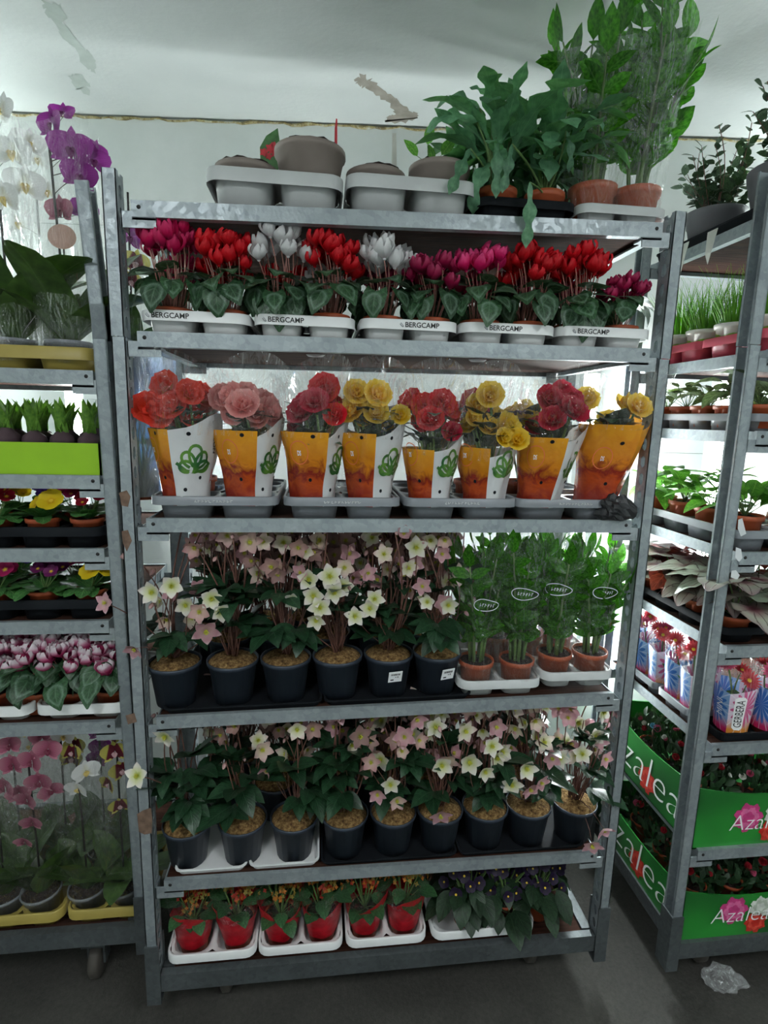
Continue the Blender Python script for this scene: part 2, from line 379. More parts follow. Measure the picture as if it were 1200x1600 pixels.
def added_tube(x0, x1, z, label):  # tube added out of view to brighten the ceiling and upper wall
    yw = max(0, 1)*(wall_y((x0+x1)/2))-.07; M = T((x0+x1)/2, yw, z) @ Matrix.Rotation(math.atan(-.1016), 4, 'Z'); L = (x1-x0)/2
    t = thing('added_tube_light', label, 'lamp', M=M)
    ob('batten', MB().box(-L-.04, .025, -.03, L+.04, .062, .03).mesh('batten', M_FIT, False), t, M)
    for q in (-L-.02, L): ob('lamp_holder', MB().box(q, -.014, -.018, q+.02, .025, .018).mesh('lamp_holder', M_FIT, False), t, M)
    ob('tube', MB().tube([(-L, 0, 0), (L, 0, 0)], .013, 14).mesh('tube', M_ADDTUBE), t, M)
added_tube(-2.6, -1.7, 2.38, 'unseen level tube added high beyond the orchids to light the ceiling')
added_tube(1.75, 2.65, 2.42, 'unseen level tube added high beyond the azalea trolley to light the ceiling')
# ================================================================ trolleys
def post_mb(s, z0, z1):
    """C-profile upright: slotted web at x=0 (y 0..046), two flanges running outwards to s*.03"""
    b = MB(); t = .0025; f = .03*s; y0, ya, yb, y1 = 0, .014, .032, .046
    b.box(0, y0, z0, t*s, ya, z1); b.box(0, yb, z0, t*s, y1, z1)
    b.box(0, y0, z0, f, y0+t, z1); b.box(0, y1-t, z0, f, y1, z1)
    b.box(f-t*s, y0, z0, f, y0+.007, z1); b.box(f-t*s, y1-.007, z0, f, y1, z1)
    z = z0; ch = .006
    while z < z1:
        za, zb = z, min(z+.016, z1)
        o = [(ya, za-ch), (ya+.006, za), (yb-.006, za), (yb, za-ch), (yb, zb+ch), (yb-.006, zb), (ya+.006, zb), (ya, zb+ch)]
        o = [(y, min(max(q, z0), z1)) for y, q in o]; n = len(o)
        vs = [(0, y, q) for y, q in o]+[(t*s, y, q) for y, q in o]
        b.add(vs, [tuple(range(n)), tuple(range(2*n-1, n-1, -1))]+[(i, n+i, n+(i+1) % n, (i+1) % n) for i in range(n)])
        z += .046
    return b
def wheel_meshes():
    wh = MB(); pr = [(.012, -.016), (.052, -.016), (.06, -.01), (.06, .01), (.052, .016), (.012, .016)]
    wh.lathe(pr, 20, 0, cap0=True, cap1=True); wh.xf(Matrix.Rotation(PI/2, 4, 'Y'))
    fk = MB(); fk.box(-.026, -.02, -.01, -.02, .02, .07); fk.box(.02, -.02, -.01, .026, .02, .07); fk.box(-.035, -.04, .066, .035, .04, .074)
    return wh.mesh('wheel', M_RUBBER), fk.mesh('wheel_fork', STEEL_D, False)
WHEEL, FORK = wheel_meshes()
PM = {}
def trolley(label, xL, xR, y0, y1, shelves, zj, ztop, base, lean=(0, 0), lip=.034):
    t = thing('plant_trolley', label, 'trolley', ((xL+xR)/2, (y0+y1)/2, 0))
    for s, xo in ((-1, xL), (1, xR)):
        for yy in (y0, y1-.046):
            fr_ = yy == y0; key = (s, zj)
            if key not in PM: PM[key] = (post_mb(s, 0, zj-base+.05).mesh('post', STEEL, False), post_mb(s, 0, ztop-zj).mesh('extension_post', STEEL, False))
            la, lb = lean if (s > 0 and fr_) else (0, 0)
            M = T(xo-.03*s, yy, base-.05) @ Matrix.Rotation(la, 4, 'Y')
            ob('post', PM[key][0], t, M)
            top = M @ V((0, 0, zj-base+.052))
            ob('extension_post', PM[key][1], t, T(top.x+.002*s, top.y, top.z) @ Matrix.Rotation(lb, 4, 'Y'))
            q = xo-.03*s
            b = MB(); m = .004
            b.box(q-m*s, yy-m, base-.085, xo+m*s, yy, base+.1); b.box(q-m*s, yy+.046, base-.085, xo+m*s, yy+.046+m, base+.1)
            b.box(xo, yy, base-.085, xo+m*s, yy+.046, base+.1); b.box(q-m*s, yy-m, base-.09, xo+m*s, yy+.05, base-.085)
            ob('post_socket', b.mesh('post_socket', STEEL_D, False), t)
    # wheeled base
    xl, xr = xL+.034, xR-.034
    b = MB()
    b.box(xl, y0+.002, base-.055, xr, y0+.006, base); b.box(xl, y0+.006, base-.006, xr, y0+.024, base); b.box(xl, y0+.006, base-.055, xr, y0+.03, base-.051)
    b.box(xl, y1-.006, base-.055, xr, y1-.002, base); b.box(xl, y1-.024, base-.006, xr, y1-.006, base); b.box(xl, y1-.03, base-.055, xr, y1-.006, base-.051)
    for x in (xl, xr-.03): b.box(x, y0+.03, base-.05, x+.03, y1-.03, base)
    bo = ob('base_frame', b.mesh('base_frame', STEEL_D, False), t)
    ob('plywood_board', MB().box(xl+.031, y0+.025, base-.02, xr-.031, y1-.025, base-.008).mesh('plywood_board', PLY, False), bo)
    for x in (xl+.16, xr-.16):
        for y in (y0+.13, y1-.12):
            M = T(x, y, .0605) @ Matrix.Diagonal((1, 1, 1, 1)); wo = ob('wheel', WHEEL, t, M); fo = ob('wheel_fork', FORK, wo, M)
            if base-.056 > .136: ob('wheel_plate', MB().box(-.03, -.03, .075, .03, .03, base-.0575-.0605).mesh('wheel_plate', STEEL_D, False), wo, M)
    # hooked shelves
    for zl, zr in shelves:
        xa, xb = xL+.055, xR-.055; Lx = xb-xa; ang = -math.atan((zr-zl)/Lx)
        M = T((xa+xb)/2, y0, (zl+zr)/2) @ Matrix.Rotation(ang, 4, 'Y'); h = Lx/2; D = y1-y0
        b = MB()
        for ya, sg in ((0.002, 1), (D-.002, -1)):
            b.box(-h, ya, -lip, h, ya+.003*sg, 0); b.box(-h, ya+.003*sg, -lip, h, ya+.022*sg, -lip+.003); b.box(-h+.002, ya+.003*sg, -.004, h-.002, ya+.012*sg, 0)
        for sx in (-1, 1):
            b.box(sx*h, .005, -lip, sx*(h-.003), D-.005, -.002); b.box(sx*(h-.003), .006, -lip, sx*(h-.022), D-.006, -lip+.003)
        so = ob('shelf', b.mesh('shelf', STEEL, False), t, M)
        ob('plywood_board', MB().box(-h+.004, .013, -.019, h-.004, D-.013, -.006).mesh('plywood_board', PLY, False), so, M)
        for sx in (-1, 1):
            for ya in (.004, D-.044):
                ob('hook', MB().box(sx*(h-.05), ya, -lip-.022, sx*(h+.024), ya+.004, -lip+.012).box(sx*(h-.05), ya, -lip-.006, sx*h, ya+.04, -lip-.001).box(sx*(h+.021), ya, -lip-.022, sx*(h+.0245), ya+.04, -lip+.012).mesh('hook', STEEL, False), so, M)
            ob('rivet', MB().lathe([(.005, 0), (.004, .002)], 8, cap1=True).xf(Matrix.Rotation(PI/2, 4, 'X')).mesh('rivet', M_INK), so, M @ T(sx*(h-.016), .0025, -.014))
        for hx in (-.22, .23):
            pl = MB(); pl.lathe([(.008, .002), (.012, -.004), (.02, -.005), (.026, 0)], 16); pl.xf(Matrix.Diagonal((1, .6, 1, 1)))
            ob('grip_ring', pl.mesh('grip_ring', M_FIT), so, M @ T(hx, .2, -.0195))
    return t

SH = [(2.204, 2.236), (1.930, 1.940), (1.499, 1.499), (.982, 1.003), (.502, .495)]
BASE = .20
trolley('galvanised plant trolley with a rust-stained post carrying cyclamens, begonias and hellebores', -.675, .675, 0, .565, SH, 1.915, 2.262, BASE)
def zs(i, x):
    if i == 5: return BASE-.0075
    a, b = SH[i]; return a+(b-a)*(x+.62)/1.24-.0055
LY = .08
LSH = [aty(60, v, LY).z for v in (576, 742, 858, 972, 1132)]
LBASE = aty(100, 1458, LY).z
trolley('galvanised plant trolley carrying orchids, a lime green box of bulbs and primroses', -2.045, -.695, LY, LY+.565, [(z, z) for z in LSH], 1.915, 2.262, LBASE, (-.012, -.06))
RY = -.05; RX = .85
RSH = [2.285, 1.945, 1.742, 1.422, 1.157, .86, .52]; RBASE = .20
trolley('galvanised plant trolley carrying green azalea boxes, gerberas and leafy pot plants', RX, RX+1.35, RY, RY+.565, [(z, z) for z in RSH], 1.952, 2.36, RBASE)

# ================================================================ trays, pots, boxes
def tray_mb(w, d, nx, ny, H, rim, hole, cup, rnd_=.03, cupz=0, pads=False):
    """plant tray: rounded rim band, deck with a round hole per pot and a tapering cup under each hole"""
    b = MB(); o1 = rrect(w, d, rnd_, 4); o0 = rrect(w-.012, d-.012, rnd_-.004, 4)
    up = lambda P, z: [(x, y, z) for x, y, _ in P]
    b.rings([up(o1, H-rim), up(o1, H-.002), up(rrect(w-.004, d-.004, rnd_-.002, 4), H), up(o0, H), up(o0, H-.006)])
    b.rings([up(o1, H-rim), up(rrect(w-.006, d-.006, rnd_-.003, 4), H-rim), up(rrect(w-.006, d-.006, rnd_-.003, 4), H-.01)])
    cw, cd = (w-.012)/nx, (d-.012)/ny; n = 24; zd = H-.006
    for i in range(nx):
        for j in range(ny):
            cx, cy = -w/2+.006+cw*(i+.5), -d/2+.006+cd*(j+.5); out = []
            for q in range(n):
                a = 2*PI*q/n; c, s = math.cos(a), math.sin(a); k = 1/max(abs(c)/(cw/2), abs(s)/(cd/2))
                x, y = cx+c*k, cy+s*k; kx, ky = w/2-.006-.001, d/2-.006-.001
                ax, ay = abs(x)-(kx-rnd_), abs(y)-(ky-rnd_)     # pull corner points inside the rounded rim
                if ax > 0 and ay > 0 and ax*ax+ay*ay > rnd_*rnd_:
                    m = rnd_/math.hypot(ax, ay); x = math.copysign(kx-rnd_+ax*m, x); y = math.copysign(ky-rnd_+ay*m, y)
                out.append((x, y, zd))
            def C(k, z):
                R_ = []
                for q in range(n):
                    a_ = 2*PI*q/n; c, s = math.cos(a_), math.sin(a_); rr = (abs(c)**4+abs(s)**4)**-.25
                    R_.append((cx+c*rr*(cw/2-.007)*k, cy+s*rr*(cd/2-.007)*k, z))
                return R_
            b.rings([out, C(1, zd), C(.985, zd-.004), C(.86, cupz)], cap1=True)
    return b
TR = {}
def tray(name, label, cat_mat, w, d, nx, ny, H, rim, hole, cup, loc, rz=0, group=None, rnd_=.03, text=None, side=None, tilt=0):
    key = (round(w, 3), d, nx, ny, H, rim, hole, cup, cat_mat.name)
    if key not in TR: TR[key] = tray_mb(w, d, nx, ny, H, rim, hole, cup, rnd_).mesh('tray', cat_mat)
    M = T(loc) @ Matrix.Rotation(rz, 4, 'Z') @ Matrix.Rotation(tilt, 4, 'Y')
    o = thing(name, label, 'tray', M=M, group=group)
    ob('tray_body', TR[key], o, M)
    for sx in (-1, 0, 1):        # stiffening ribs between the cups
        if nx*cup*2 < w: pass
    if text:
        body, size, x, m = text
        tb = text_mb(body, size, offset=size*.018).xf(Matrix.Rotation(PI/2, 4, 'X'))
        ob('printed_name', tb.mesh('printed_name', m, False), o, M @ T(x, -d/2-.0008, H-rim*.5-size*.36))
    return o
def pot_mb(rt, rb, h, lip=.012, soil=None, n=20, fill=.008, mound=0, seed=1, band=0):
    b = MB(); R = random.Random(seed)
    prof = [(rb*.6, 0), (rb, 0), (rt-.004-(rt-rb)*lip/h, h-lip-.001), (rt-.001, h-lip), (rt, h-lip*.5), (rt, h), (rt-.003, h), (rt-.004, h-fill-.004)]
    if band: prof[2:3] = [(rb+(rt-rb)*.5, h*.5), (rb+(rt-rb)*.52+.003, h*.53), (rt-.006-(rt-rb)*lip/h, h-lip-.001)]
    b.lathe(prof, n, 0, cap0=True)
    s = MB(); rr = rt-.0045
    s.lathe([(rr, h-fill), (rr*.8, h-fill+mound*.6), (rr*.5, h-fill+mound), (rr*.2, h-fill+mound), (.001, h-fill+mound)], n, 0, jit=lambda i, j: R.uniform(-.003, .003)*(1 if 0 < i < 4 else 0)+(.002 if mound and i == 0 and R.random() < .4 else 0))
    return b, s
POTS = {}
def pot(kind, t, M):
    """adds pot + soil parts (shared meshes) to thing t"""
    if kind not in POTS:
        spec = dict(terra=(.05, .038, .082, M_TERRA, M_SOIL, .014, .004), terra_c=(.05, .04, .062, M_TERRA, M_SOIL, .012, .004), terra_s=(.042, .033, .07, M_TERRA, M_SOIL, .012, .003), terra_l=(.06, .045, .095, M_TERRA, M_SOIL, .016, .004),
                    hell=(.069, .05, .115, M_BLUEPOT, M_BARK, .012, .016), clearp=(.055, .042, .075, M_MGREY, M_SOIL, .01, .004),
                    red=(.05, .038, .085, M_TERRA, M_SOIL, .012, .003), white=(.055, .042, .09, M_WHITE, M_SOIL, .012, .004))[kind]
        rt, rb, h, m1, m2, lp, mound = spec; a, s = pot_mb(rt, rb, h, lp, mound=mound, seed=len(POTS))
        POTS[kind] = (a.mesh('pot', m1), s.mesh('soil', m2), h)
    a, s, h = POTS[kind]; p = ob('pot', a, t, M); ob('soil', s, p, M); return h
# ================================================================ leaves and flowers (shared meshes, unit size)
def leaf_mb(wf, bend=.5, cup=.25, nu=4, nv=7, heart=0, wave=0, wn=3, twist=0):
    def fn(u, v):
        a = bend*v; y = math.sin(a)/bend if bend else v; z = -(1-math.cos(a))/bend if bend else 0
        w_ = wf(v); x = u*w_; q = abs(u)
        zz_ = z+cup*w_*(q**1.4)*.5+wave*math.sin(v*PI*2*wn+(0 if u > 0 else 1.3))*q*w_
        y2 = y-heart*(q**1.6)*max(0, 1-v*2.2)
        return (x, y2, zz_)
    return MB().grid(fn, nu, nv)
ov = lambda wd, p=.85: (lambda v: wd*max(.02, math.sin(PI*min(1, v**p)))**.85 if v < 1 else wd*.02)
hrt = lambda wd: (lambda v: wd*(.62+.38*math.sin(PI*min(1, v*1.15+.08)))*max(.03, (1-v**2.6))**.62)
strap = lambda wd: (lambda v: wd*min(1, .35+v*3)*max(.02, 1-v**5)**.6)
wavy = lambda wd: (lambda v: wd*min(1, .12+v*2.2)*max(.02, 1-v**7)**.6*(.74+.34*math.sin(v*17)))
lance = lambda wd: (lambda v: wd*max(.03, math.sin(PI*v**.7)))

G_CYC = leafmat('cyclamen_leaf', '#1d3a24', '#3a6040', '#7d9c80', .42, 5, .25, .1, pattern=1)
G_HEL = leafmat('hellebore_leaf', '#16301f', '#2c4f36', '#5f8064', .32, 10, .22, .1)
G_BEG = leafmat('begonia_leaf', '#16301a', '#2c5230', '#567a50', .32, 7, .25, .12)
G_ZZ = leafmat('zamioculcas_leaflet', '#265618', '#4f922c', '#8ab85e', .24, 6, .18, .5)
G_FERN = leafmat('blue_star_fern_leaf', '#48785e', '#7cb092', '#98c0a2', .42, 14, .3, .34)
G_ORC = leafmat('orchid_leaf', '#2a4020', '#4c6a33', '#5f7a40', .35, 2, .2, .1)
G_PRIM = leafmat('primrose_leaf', '#25502a', '#47803f', '#8cb074', .5, 9, .45, .15)
G_HYA = leafmat('hyacinth_shoot', '#4c7a2c', '#7aa544', '#93b861', .4, 2, .2, .25)
G_GRASS = leafmat('cat_grass', '#5a9a2a', '#8cc645', '#a5d865', .45, 1, .1, .35)
G_PEP = leafmat('peperomia_leaf', '#4b5c42', '#8c9a7c', '#b6bfa2', .4, 6, .4, .2)
G_DIEF = leafmat('dieffenbachia_leaf', '#3c7a2e', '#74b04e', '#bcd88c', .35, 9, .4, .3)
G_AZA = leafmat('azalea_leaf', '#1c3320', '#355236', '#56704f', .4, 4, .2, .1)
G_KAL = leafmat('kalanchoe_leaf', '#27492a', '#46704a', '#6f9468', .35, 4, .2, .1)
G_DARK = leafmat('dark_viola_leaf', '#172a1c', '#2c4630', '#40573c', .5, 6, .25, .1)
G_EUC = leafmat('small_grey_green_leaf', '#2f4636', '#56705c', '#6d8a74', .5, 2, .2, .15)
def rex():
    k = N('rex_begonia_leaf'); u, v = k.uv(); a = k.math('ABSOLUTE', k.math('SUBTRACT', u, .5))
    ang = k.math('ARCTAN2', k.math('SUBTRACT', u, .5), k.math('SUBTRACT', v, .18)); r = k.math('SQRT', k.math('ADD', k.math('MULTIPLY', a, a), k.math('POWER', k.math('SUBTRACT', v, .18), 2.0)))
    sp = k.math('ABSOLUTE', k.math('SINE', k.math('ADD', k.math('MULTIPLY', ang, 5.0), k.math('MULTIPLY', k.noise(14, 3), .8))))
    vein = k.math('MAXIMUM', k.math('SUBTRACT', 1.0, k.math('MULTIPLY', sp, 3.5), clamp=True), k.math('SUBTRACT', 1.0, k.math('MULTIPLY', r, 5.0), clamp=True))
    base = k.mix(k.ramp(k.rnd(), [(.35, (0, 0, 0, 1)), (.75, (1, 1, 1, 1))]), lin('#94a58f'), k.ramp(r, [(.05, lin('#7c2f4a')), (.4, lin('#a3a898')), (.9, lin('#7d6a72'))]))
    c = k.mix(vein, base, lin('#35211f')); sh = k.bsdf(c, .35, 0, k.bump(vein, .4, .004), .5)
    return k.done(k.translucent(sh, lin('#8a3340'), .12))
G_REX = rex()
G_REXD = leafmat('dark_red_begonia_leaf', '#4a1a1e', '#7d2b30', '#a5524e', .35, 6, .3, .3)
M_STEM = mat('green_stem', '#5d7a42', .5, var=.2)
M_RSTEM = mat('reddish_hellebore_stem', '#6e4a40', .55, var=.25)
M_PSTEM = mat('pale_pink_stalk', '#a06a60', .5, var=.2)
M_YEL = mat('yellow_green_stamens', '#cfcf4a', .6, var=.25, scale=120, transl=.2)

def leafmesh(nm, m, **kw):
    wf = kw.pop('wf'); return leaf_mb(wf, **kw).mesh(nm, m)
L_CYC = [leafmesh('leaf', G_CYC, wf=hrt(.46), bend=b_, cup=.12, heart=.2, wave=.05, nu=6, nv=6) for b_ in (.4, .8, 1.2)]
L_HEL = [leafmesh('leaflet', G_HEL, wf=ov(.27, .75), bend=b_, cup=.35, wave=.04, nv=6) for b_ in (.3, .7, 1.1)]
L_BEG = [leafmesh('leaf', G_BEG, wf=hrt(.42), bend=b_, cup=.2, heart=.15, wave=.08, nu=6) for b_ in (.4, .9)]
L_ZZ = [leafmesh('leaflet', G_ZZ, wf=ov(.24, .8), bend=b_, cup=.4, nv=5) for b_ in (.2, .6)]
L_FERN = [leafmesh('leaf', G_FERN, wf=wavy(.125), bend=b_, cup=.35, wave=.22, nu=4, nv=16, wn=3) for b_ in (.5, 1.2, 1.9, 2.6)]
L_ORC = [leafmesh('leaf', G_ORC, wf=strap(.2), bend=b_, cup=.6, nv=8) for b_ in (.4, .9, 1.3)]
L_PRIM = [leafmesh('leaf', G_PRIM, wf=lambda v: .3*min(1, .3+v*1.4)*max(.02, 1-v**4)**.5, bend=b_, cup=.2, wave=.1, nv=8, wn=3) for b_ in (.5, 1.0, 1.4)]
L_HYA = [leafmesh('shoot', G_HYA, wf=lambda v: .17*max(.02, 1-v**2.2), bend=b_, cup=1.2) for b_ in (.1, .3, -.2)]
L_PEP = [leafmesh('leaf', G_PEP, wf=ov(.28, .8), bend=b_, cup=.4, wave=.05) for b_ in (.4, 1.0)]
L_DIEF = [leafmesh('leaf', G_DIEF, wf=ov(.26, .75), bend=b_, cup=.35, wave=.04) for b_ in (.5, 1.0)]
L_REX = [leafmesh('leaf', G_REX, wf=hrt(.46), bend=b_, cup=.2, heart=.22, wave=.07, nu=6, nv=8) for b_ in (.5, .9)]
L_REXD = [leafmesh('leaf', G_REXD, wf=hrt(.44), bend=.7, cup=.2, heart=.2, wave=.07, nu=6, nv=8)]
L_AZA = [leafmesh('leaf', G_AZA, wf=ov(.24, .9), bend=.4, cup=.4, nu=2, nv=4)]
L_KAL = [leafmesh('leaf', G_KAL, wf=ov(.4, .8), bend=b_, cup=.3, wave=.06) for b_ in (.3, .8)]
L_DARK = [leafmesh('leaf', G_DARK, wf=ov(.3, .8), bend=b_, cup=.3, wave=.05) for b_ in (.5, 1.1)]
L_EUC = [leafmesh('leaf', G_EUC, wf=ov(.34, .9), bend=.3, cup=.3, nu=2, nv=4)]
def stalk_mb(r=.016, hook=0, m=M_STEM, n=5, bow=.06):
    return MB().tube([(bow*math.sin(PI*t/6)*1, 0, t/6) for t in range(7)], lambda t: r*(1-.35*t), n).mesh('stalk', m)
S_GREEN = stalk_mb(.022); S_PINK = stalk_mb(.012, m=M_PSTEM); S_RED = stalk_mb(.0075, m=M_RSTEM, bow=.09); S_THICK = stalk_mb(.009, m=M_RSTEM, bow=-.07); S_DARK = stalk_mb(.011, m=mat('dark_orchid_stem', '#3a3026', .5), bow=.05)

def petals(n, L, wf, lift=.3, bend=.6, cup=.3, off=.04, nu=4, nv=4, phase=0, mi=0, wave=0, z=0):
    """ring of n petals opening around +Z"""
    b = MB(); src = leaf_mb(wf, -bend, cup, nu, nv, wave=wave)
    for i in range(n):
        a = 2*PI*i/n+phase
        b.join(src, T(0, 0, z) @ Matrix.Rotation(a, 4, 'Z') @ T(0, off, 0) @ Matrix.Rotation(lift, 4, 'X') @ Matrix.Scale(L, 4), mi)
    return b
# hellebore: five broad sepals, a ring of stamens
P_HEL = petalmat('hellebore_cream_pink', [(0, '#b9c05a'), (.22, '#dcdcae'), (.6, '#ece6d6'), (1, '#d9b9b4')], alt=[(0, '#b4a873'), (.25, '#d9b9ae'), (.65, '#cda29f'), (1, '#b98a8c')])
P_HELW = petalmat('hellebore_cream', [(0, '#b5c24e'), (.25, '#dfe3ac'), (.65, '#f0ede0'), (1, '#efe6e0')])
P_HELP = petalmat('hellebore_dusky_pink', [(0, '#a99a72'), (.3, '#b8958c'), (.7, '#ad8884'), (1, '#94706f')], rv=.35)
P_HELV = petalmat('hellebore_rose', [(0, '#c9a79a'), (.3, '#dcb1b4'), (.7, '#cf9aa4'), (1, '#e4c6ca')])
def hel_flower(m, nm, lift, bend, ph):
    b = petals(5, .96, lambda v: .37*max(.04, math.sin(PI*min(1, (v*.95+.04)**.82)))**.9, lift, bend, .35, .05, 4, 5, ph, wave=.05)
    return b.mesh(nm, m)
F_HEL = {}
for key, m in (('mix', P_HEL), ('cream', P_HELW), ('dusk', P_HELP), ('rose', P_HELV)):
    F_HEL[key] = [hel_flower(m, 'flower', l_, b_, p_) for l_, b_, p_ in ((.12, .35, 0), (.3, .5, .3), (.62, .5, .6))]
b = MB()
for i in range(16):
    a = i*2.4; r = .06+.1*(i/16); b.tube([(r*.4*math.cos(a), r*.4*math.sin(a), 0), (r*1.3*math.cos(a), r*1.3*math.sin(a), .22+.05*(i % 3))], .022, 4)
b.lathe([(.001, .16), (.05, .12), (.07, 0)], 8)
C_HEL = b.mesh('stamens', M_YEL)
B_HEL = MB().lathe([(.001, 0), (.2, .12), (.3, .4), (.24, .75), (.06, 1), (.001, 1.02)], 9).mesh('bud', petalmat('hellebore_bud', [(0, '#9c7f63'), (.4, '#cfa3a0'), (1, '#dcbcb8')]))
# cyclamen: five swept-back petals
def cyc_flower(m, seed, ruff=0):
    R = random.Random(seed); b = MB()
    for i in range(5):
        a = 2*PI*i/5+R.uniform(-.25, .25); tw = R.uniform(.3, .8); out = R.uniform(.25, .62)
        def fn(u, v):
            w_ = .33*max(.1, math.sin(PI*min(1, v**.8*.93+.05)))**.7
            r = .1+out*math.sin(PI*.75*v); z = v*(1+.1*R.random()*0)-.05*(u*u)*v
            ph = a+tw*v; x, y = math.cos(ph), math.sin(ph); tx, ty = -y, x
            cu = .12*u*u
            q = ruff*math.sin(v*20+u*3)*abs(u)
            return ((r-cu+q)*x+tx*u*w_, (r-cu+q)*y+ty*u*w_, z)
        b.grid(fn, 4, 5)
    b.lathe([(.11, .06), (.12, -.03), (.05, -.09), (.001, -.1)], 8)
    return b.mesh('flower', m)
CY = dict(magenta=petalmat('cyclamen_magenta', [(0, '#a80a44'), (.4, '#de1460'), (1, '#e63a78')]), red=petalmat('cyclamen_red', [(0, '#a80414'), (.4, '#e00a1c'), (1, '#ea2030')]),
          white=petalmat('cyclamen_white', [(0, '#d9cfd2'), (.3, '#eef0f0'), (1, '#f4f5f5')], rv=.1), crimson=petalmat('cyclamen_crimson', [(0, '#7a0a38'), (.4, '#b41250'), (1, '#c43a6c')]),
          pink=petalmat('cyclamen_hot_pink', [(0, '#b80c50'), (.4, '#f01c74'), (1, '#f45494')]), pico=petalmat('cyclamen_picotee', [(0, '#8e1048'), (.42, '#c33a72'), (.62, '#d98aaa'), (.8, '#f0dfe8'), (1, '#f6eef2')]))
F_CYC = {k: [cyc_flower(m, 10+i, .05 if k == 'pico' else 0) for i in range(3)] for k, m in CY.items()}
# double begonia rosette
def rosette(m, seed, rings=((6, .56, .12, .7, 0), (6, .44, .55, .8, .04), (4, .3, 1.0, 1.0, .07))):
    b = MB()
    for i, (n, L, lift, bend, z) in enumerate(rings):
        b.join(petals(n, L, lambda v: .56*max(.06, math.sin(PI*min(1, v*.72+.1)))**.7, lift, bend, .3, .03, 4, 4, seed*1.3+i*.5, wave=.08, z=z))
    return b.mesh('flower', m)
BG = dict(orange=petalmat('begonia_orange_red', [(0, '#f0902c'), (.4, '#ee4e30'), (1, '#f0493a')]), pink=petalmat('begonia_salmon_pink', [(0, '#d8645e'), (.5, '#f09490'), (1, '#f7b4ae')]),
          red=petalmat('begonia_red', [(0, '#a80a14'), (.5, '#e01422'), (1, '#e82836')]), dark=petalmat('begonia_dark_red', [(0, '#8e0a24'), (.5, '#c41838'), (1, '#d0304e')]),
          yellow=petalmat('begonia_yellow', [(0, '#eaa813'), (.5, '#fad01e'), (1, '#fde060')]))
F_BEG = {k: [rosette(m, i) for i in range(2)] for k, m in BG.items()}
# moth orchid
def orchid_flower(m, mlip, nm='flower', blotch=None):
    b = MB()
    for a in (0, 2.2, -2.2): b.join(leaf_mb(ov(.27, .8), -.3, .2, 4, 4), Matrix.Rotation(a, 4, 'Z') @ T(0, .04, -.01) @ Matrix.Rotation(.08, 4, 'X') @ Matrix.Scale(.52, 4))
    for sx in (-1, 1):
        b.join(leaf_mb(lambda v: .62*max(.08, math.sin(PI*min(1, (v*.9+.05)**.7)))**.6, -.35, .12, 6, 5, wave=.03), Matrix.Rotation(-sx*1.25, 4, 'Z') @ T(0, .03, .012) @ Matrix.Rotation(.1, 4, 'X') @ Matrix.Scale(.55, 4))
    fl = b.mesh(nm, m)
    l = MB(); l.join(leaf_mb(lance(.4), 1.2, .8, 4, 4), T(0, 0, .05) @ Matrix.Rotation(PI, 4, 'Z') @ Matrix.Rotation(.5, 4, 'X') @ Matrix.Scale(.26, 4))
    for sx in (-1, 1): l.join(leaf_mb(ov(.4), .8, .5, 2, 3), T(0, 0, .05) @ Matrix.Rotation(sx*1.9, 4, 'Z') @ Matrix.Rotation(.9, 4, 'X') @ Matrix.Scale(.16, 4))
    l.lathe([(.03, .03), (.04, .09), (.001, .13)], 8)
    return fl, l.mesh('lip', mlip)
OR = {}
OR['white'] = orchid_flower(petalmat('orchid_white', [(0, '#e4e2cf'), (.3, '#eceeec'), (1, '#f2f3f2')], rv=.1, streak=.1), mat('orchid_yellow_lip', '#d9c070', .5))
OR['purple'] = orchid_flower(petalmat('orchid_purple', [(0, '#a85fa8'), (.35, '#962a92'), (1, '#a844a6')]), mat('orchid_plum_lip', '#6d1560', .5))
OR['pink'] = orchid_flower(petalmat('orchid_dusky_pink', [(0, '#8a3f55'), (.35, '#b0607a'), (1, '#c98a98')]), mat('orchid_wine_lip', '#6d1b38', .5))
OR['yellow'] = orchid_flower(petalmat('orchid_yellow_burgundy', [(0, '#5a1426'), (.42, '#6d1b2c'), (.52, '#c9c25e'), (1, '#cfc66a')]), mat('orchid_pink_lip', '#c9a0a4', .5))
# primrose
def prim_flower(m):
    b = petals(5, .5, lambda v: .52*min(1, .2+v*1.5)*max(.3, 1-max(0, v-.8)*2.5), .12, .25, .15, .03, 4, 4, wave=.06); b.lathe([(.09, .03), (.05, .015), (.001, .01)], 8, 1)
    return b.mesh('flower', [m, MATS['yellow_eye']])
mat('yellow_eye', '#d9b42a', .6)
PRM = {k: prim_flower(petalmat('primrose_'+k, pts)) for k, pts in dict(yellow=[(0, '#d99a12'), (.3, '#ecc81c'), (1, '#f0d428')], purple=[(0, '#e0c060'), (.25, '#6d1d5a'), (1, '#7d2a6a')], red=[(0, '#d9a030'), (.25, '#8e0f24'), (1, '#a81a34')], violet=[(0, '#e0c860'), (.25, '#4a2a8a'), (1, '#6a4ab0')], magenta=[(0, '#e0c860'), (.25, '#a81a5a'), (1, '#c8326e')]).items()}
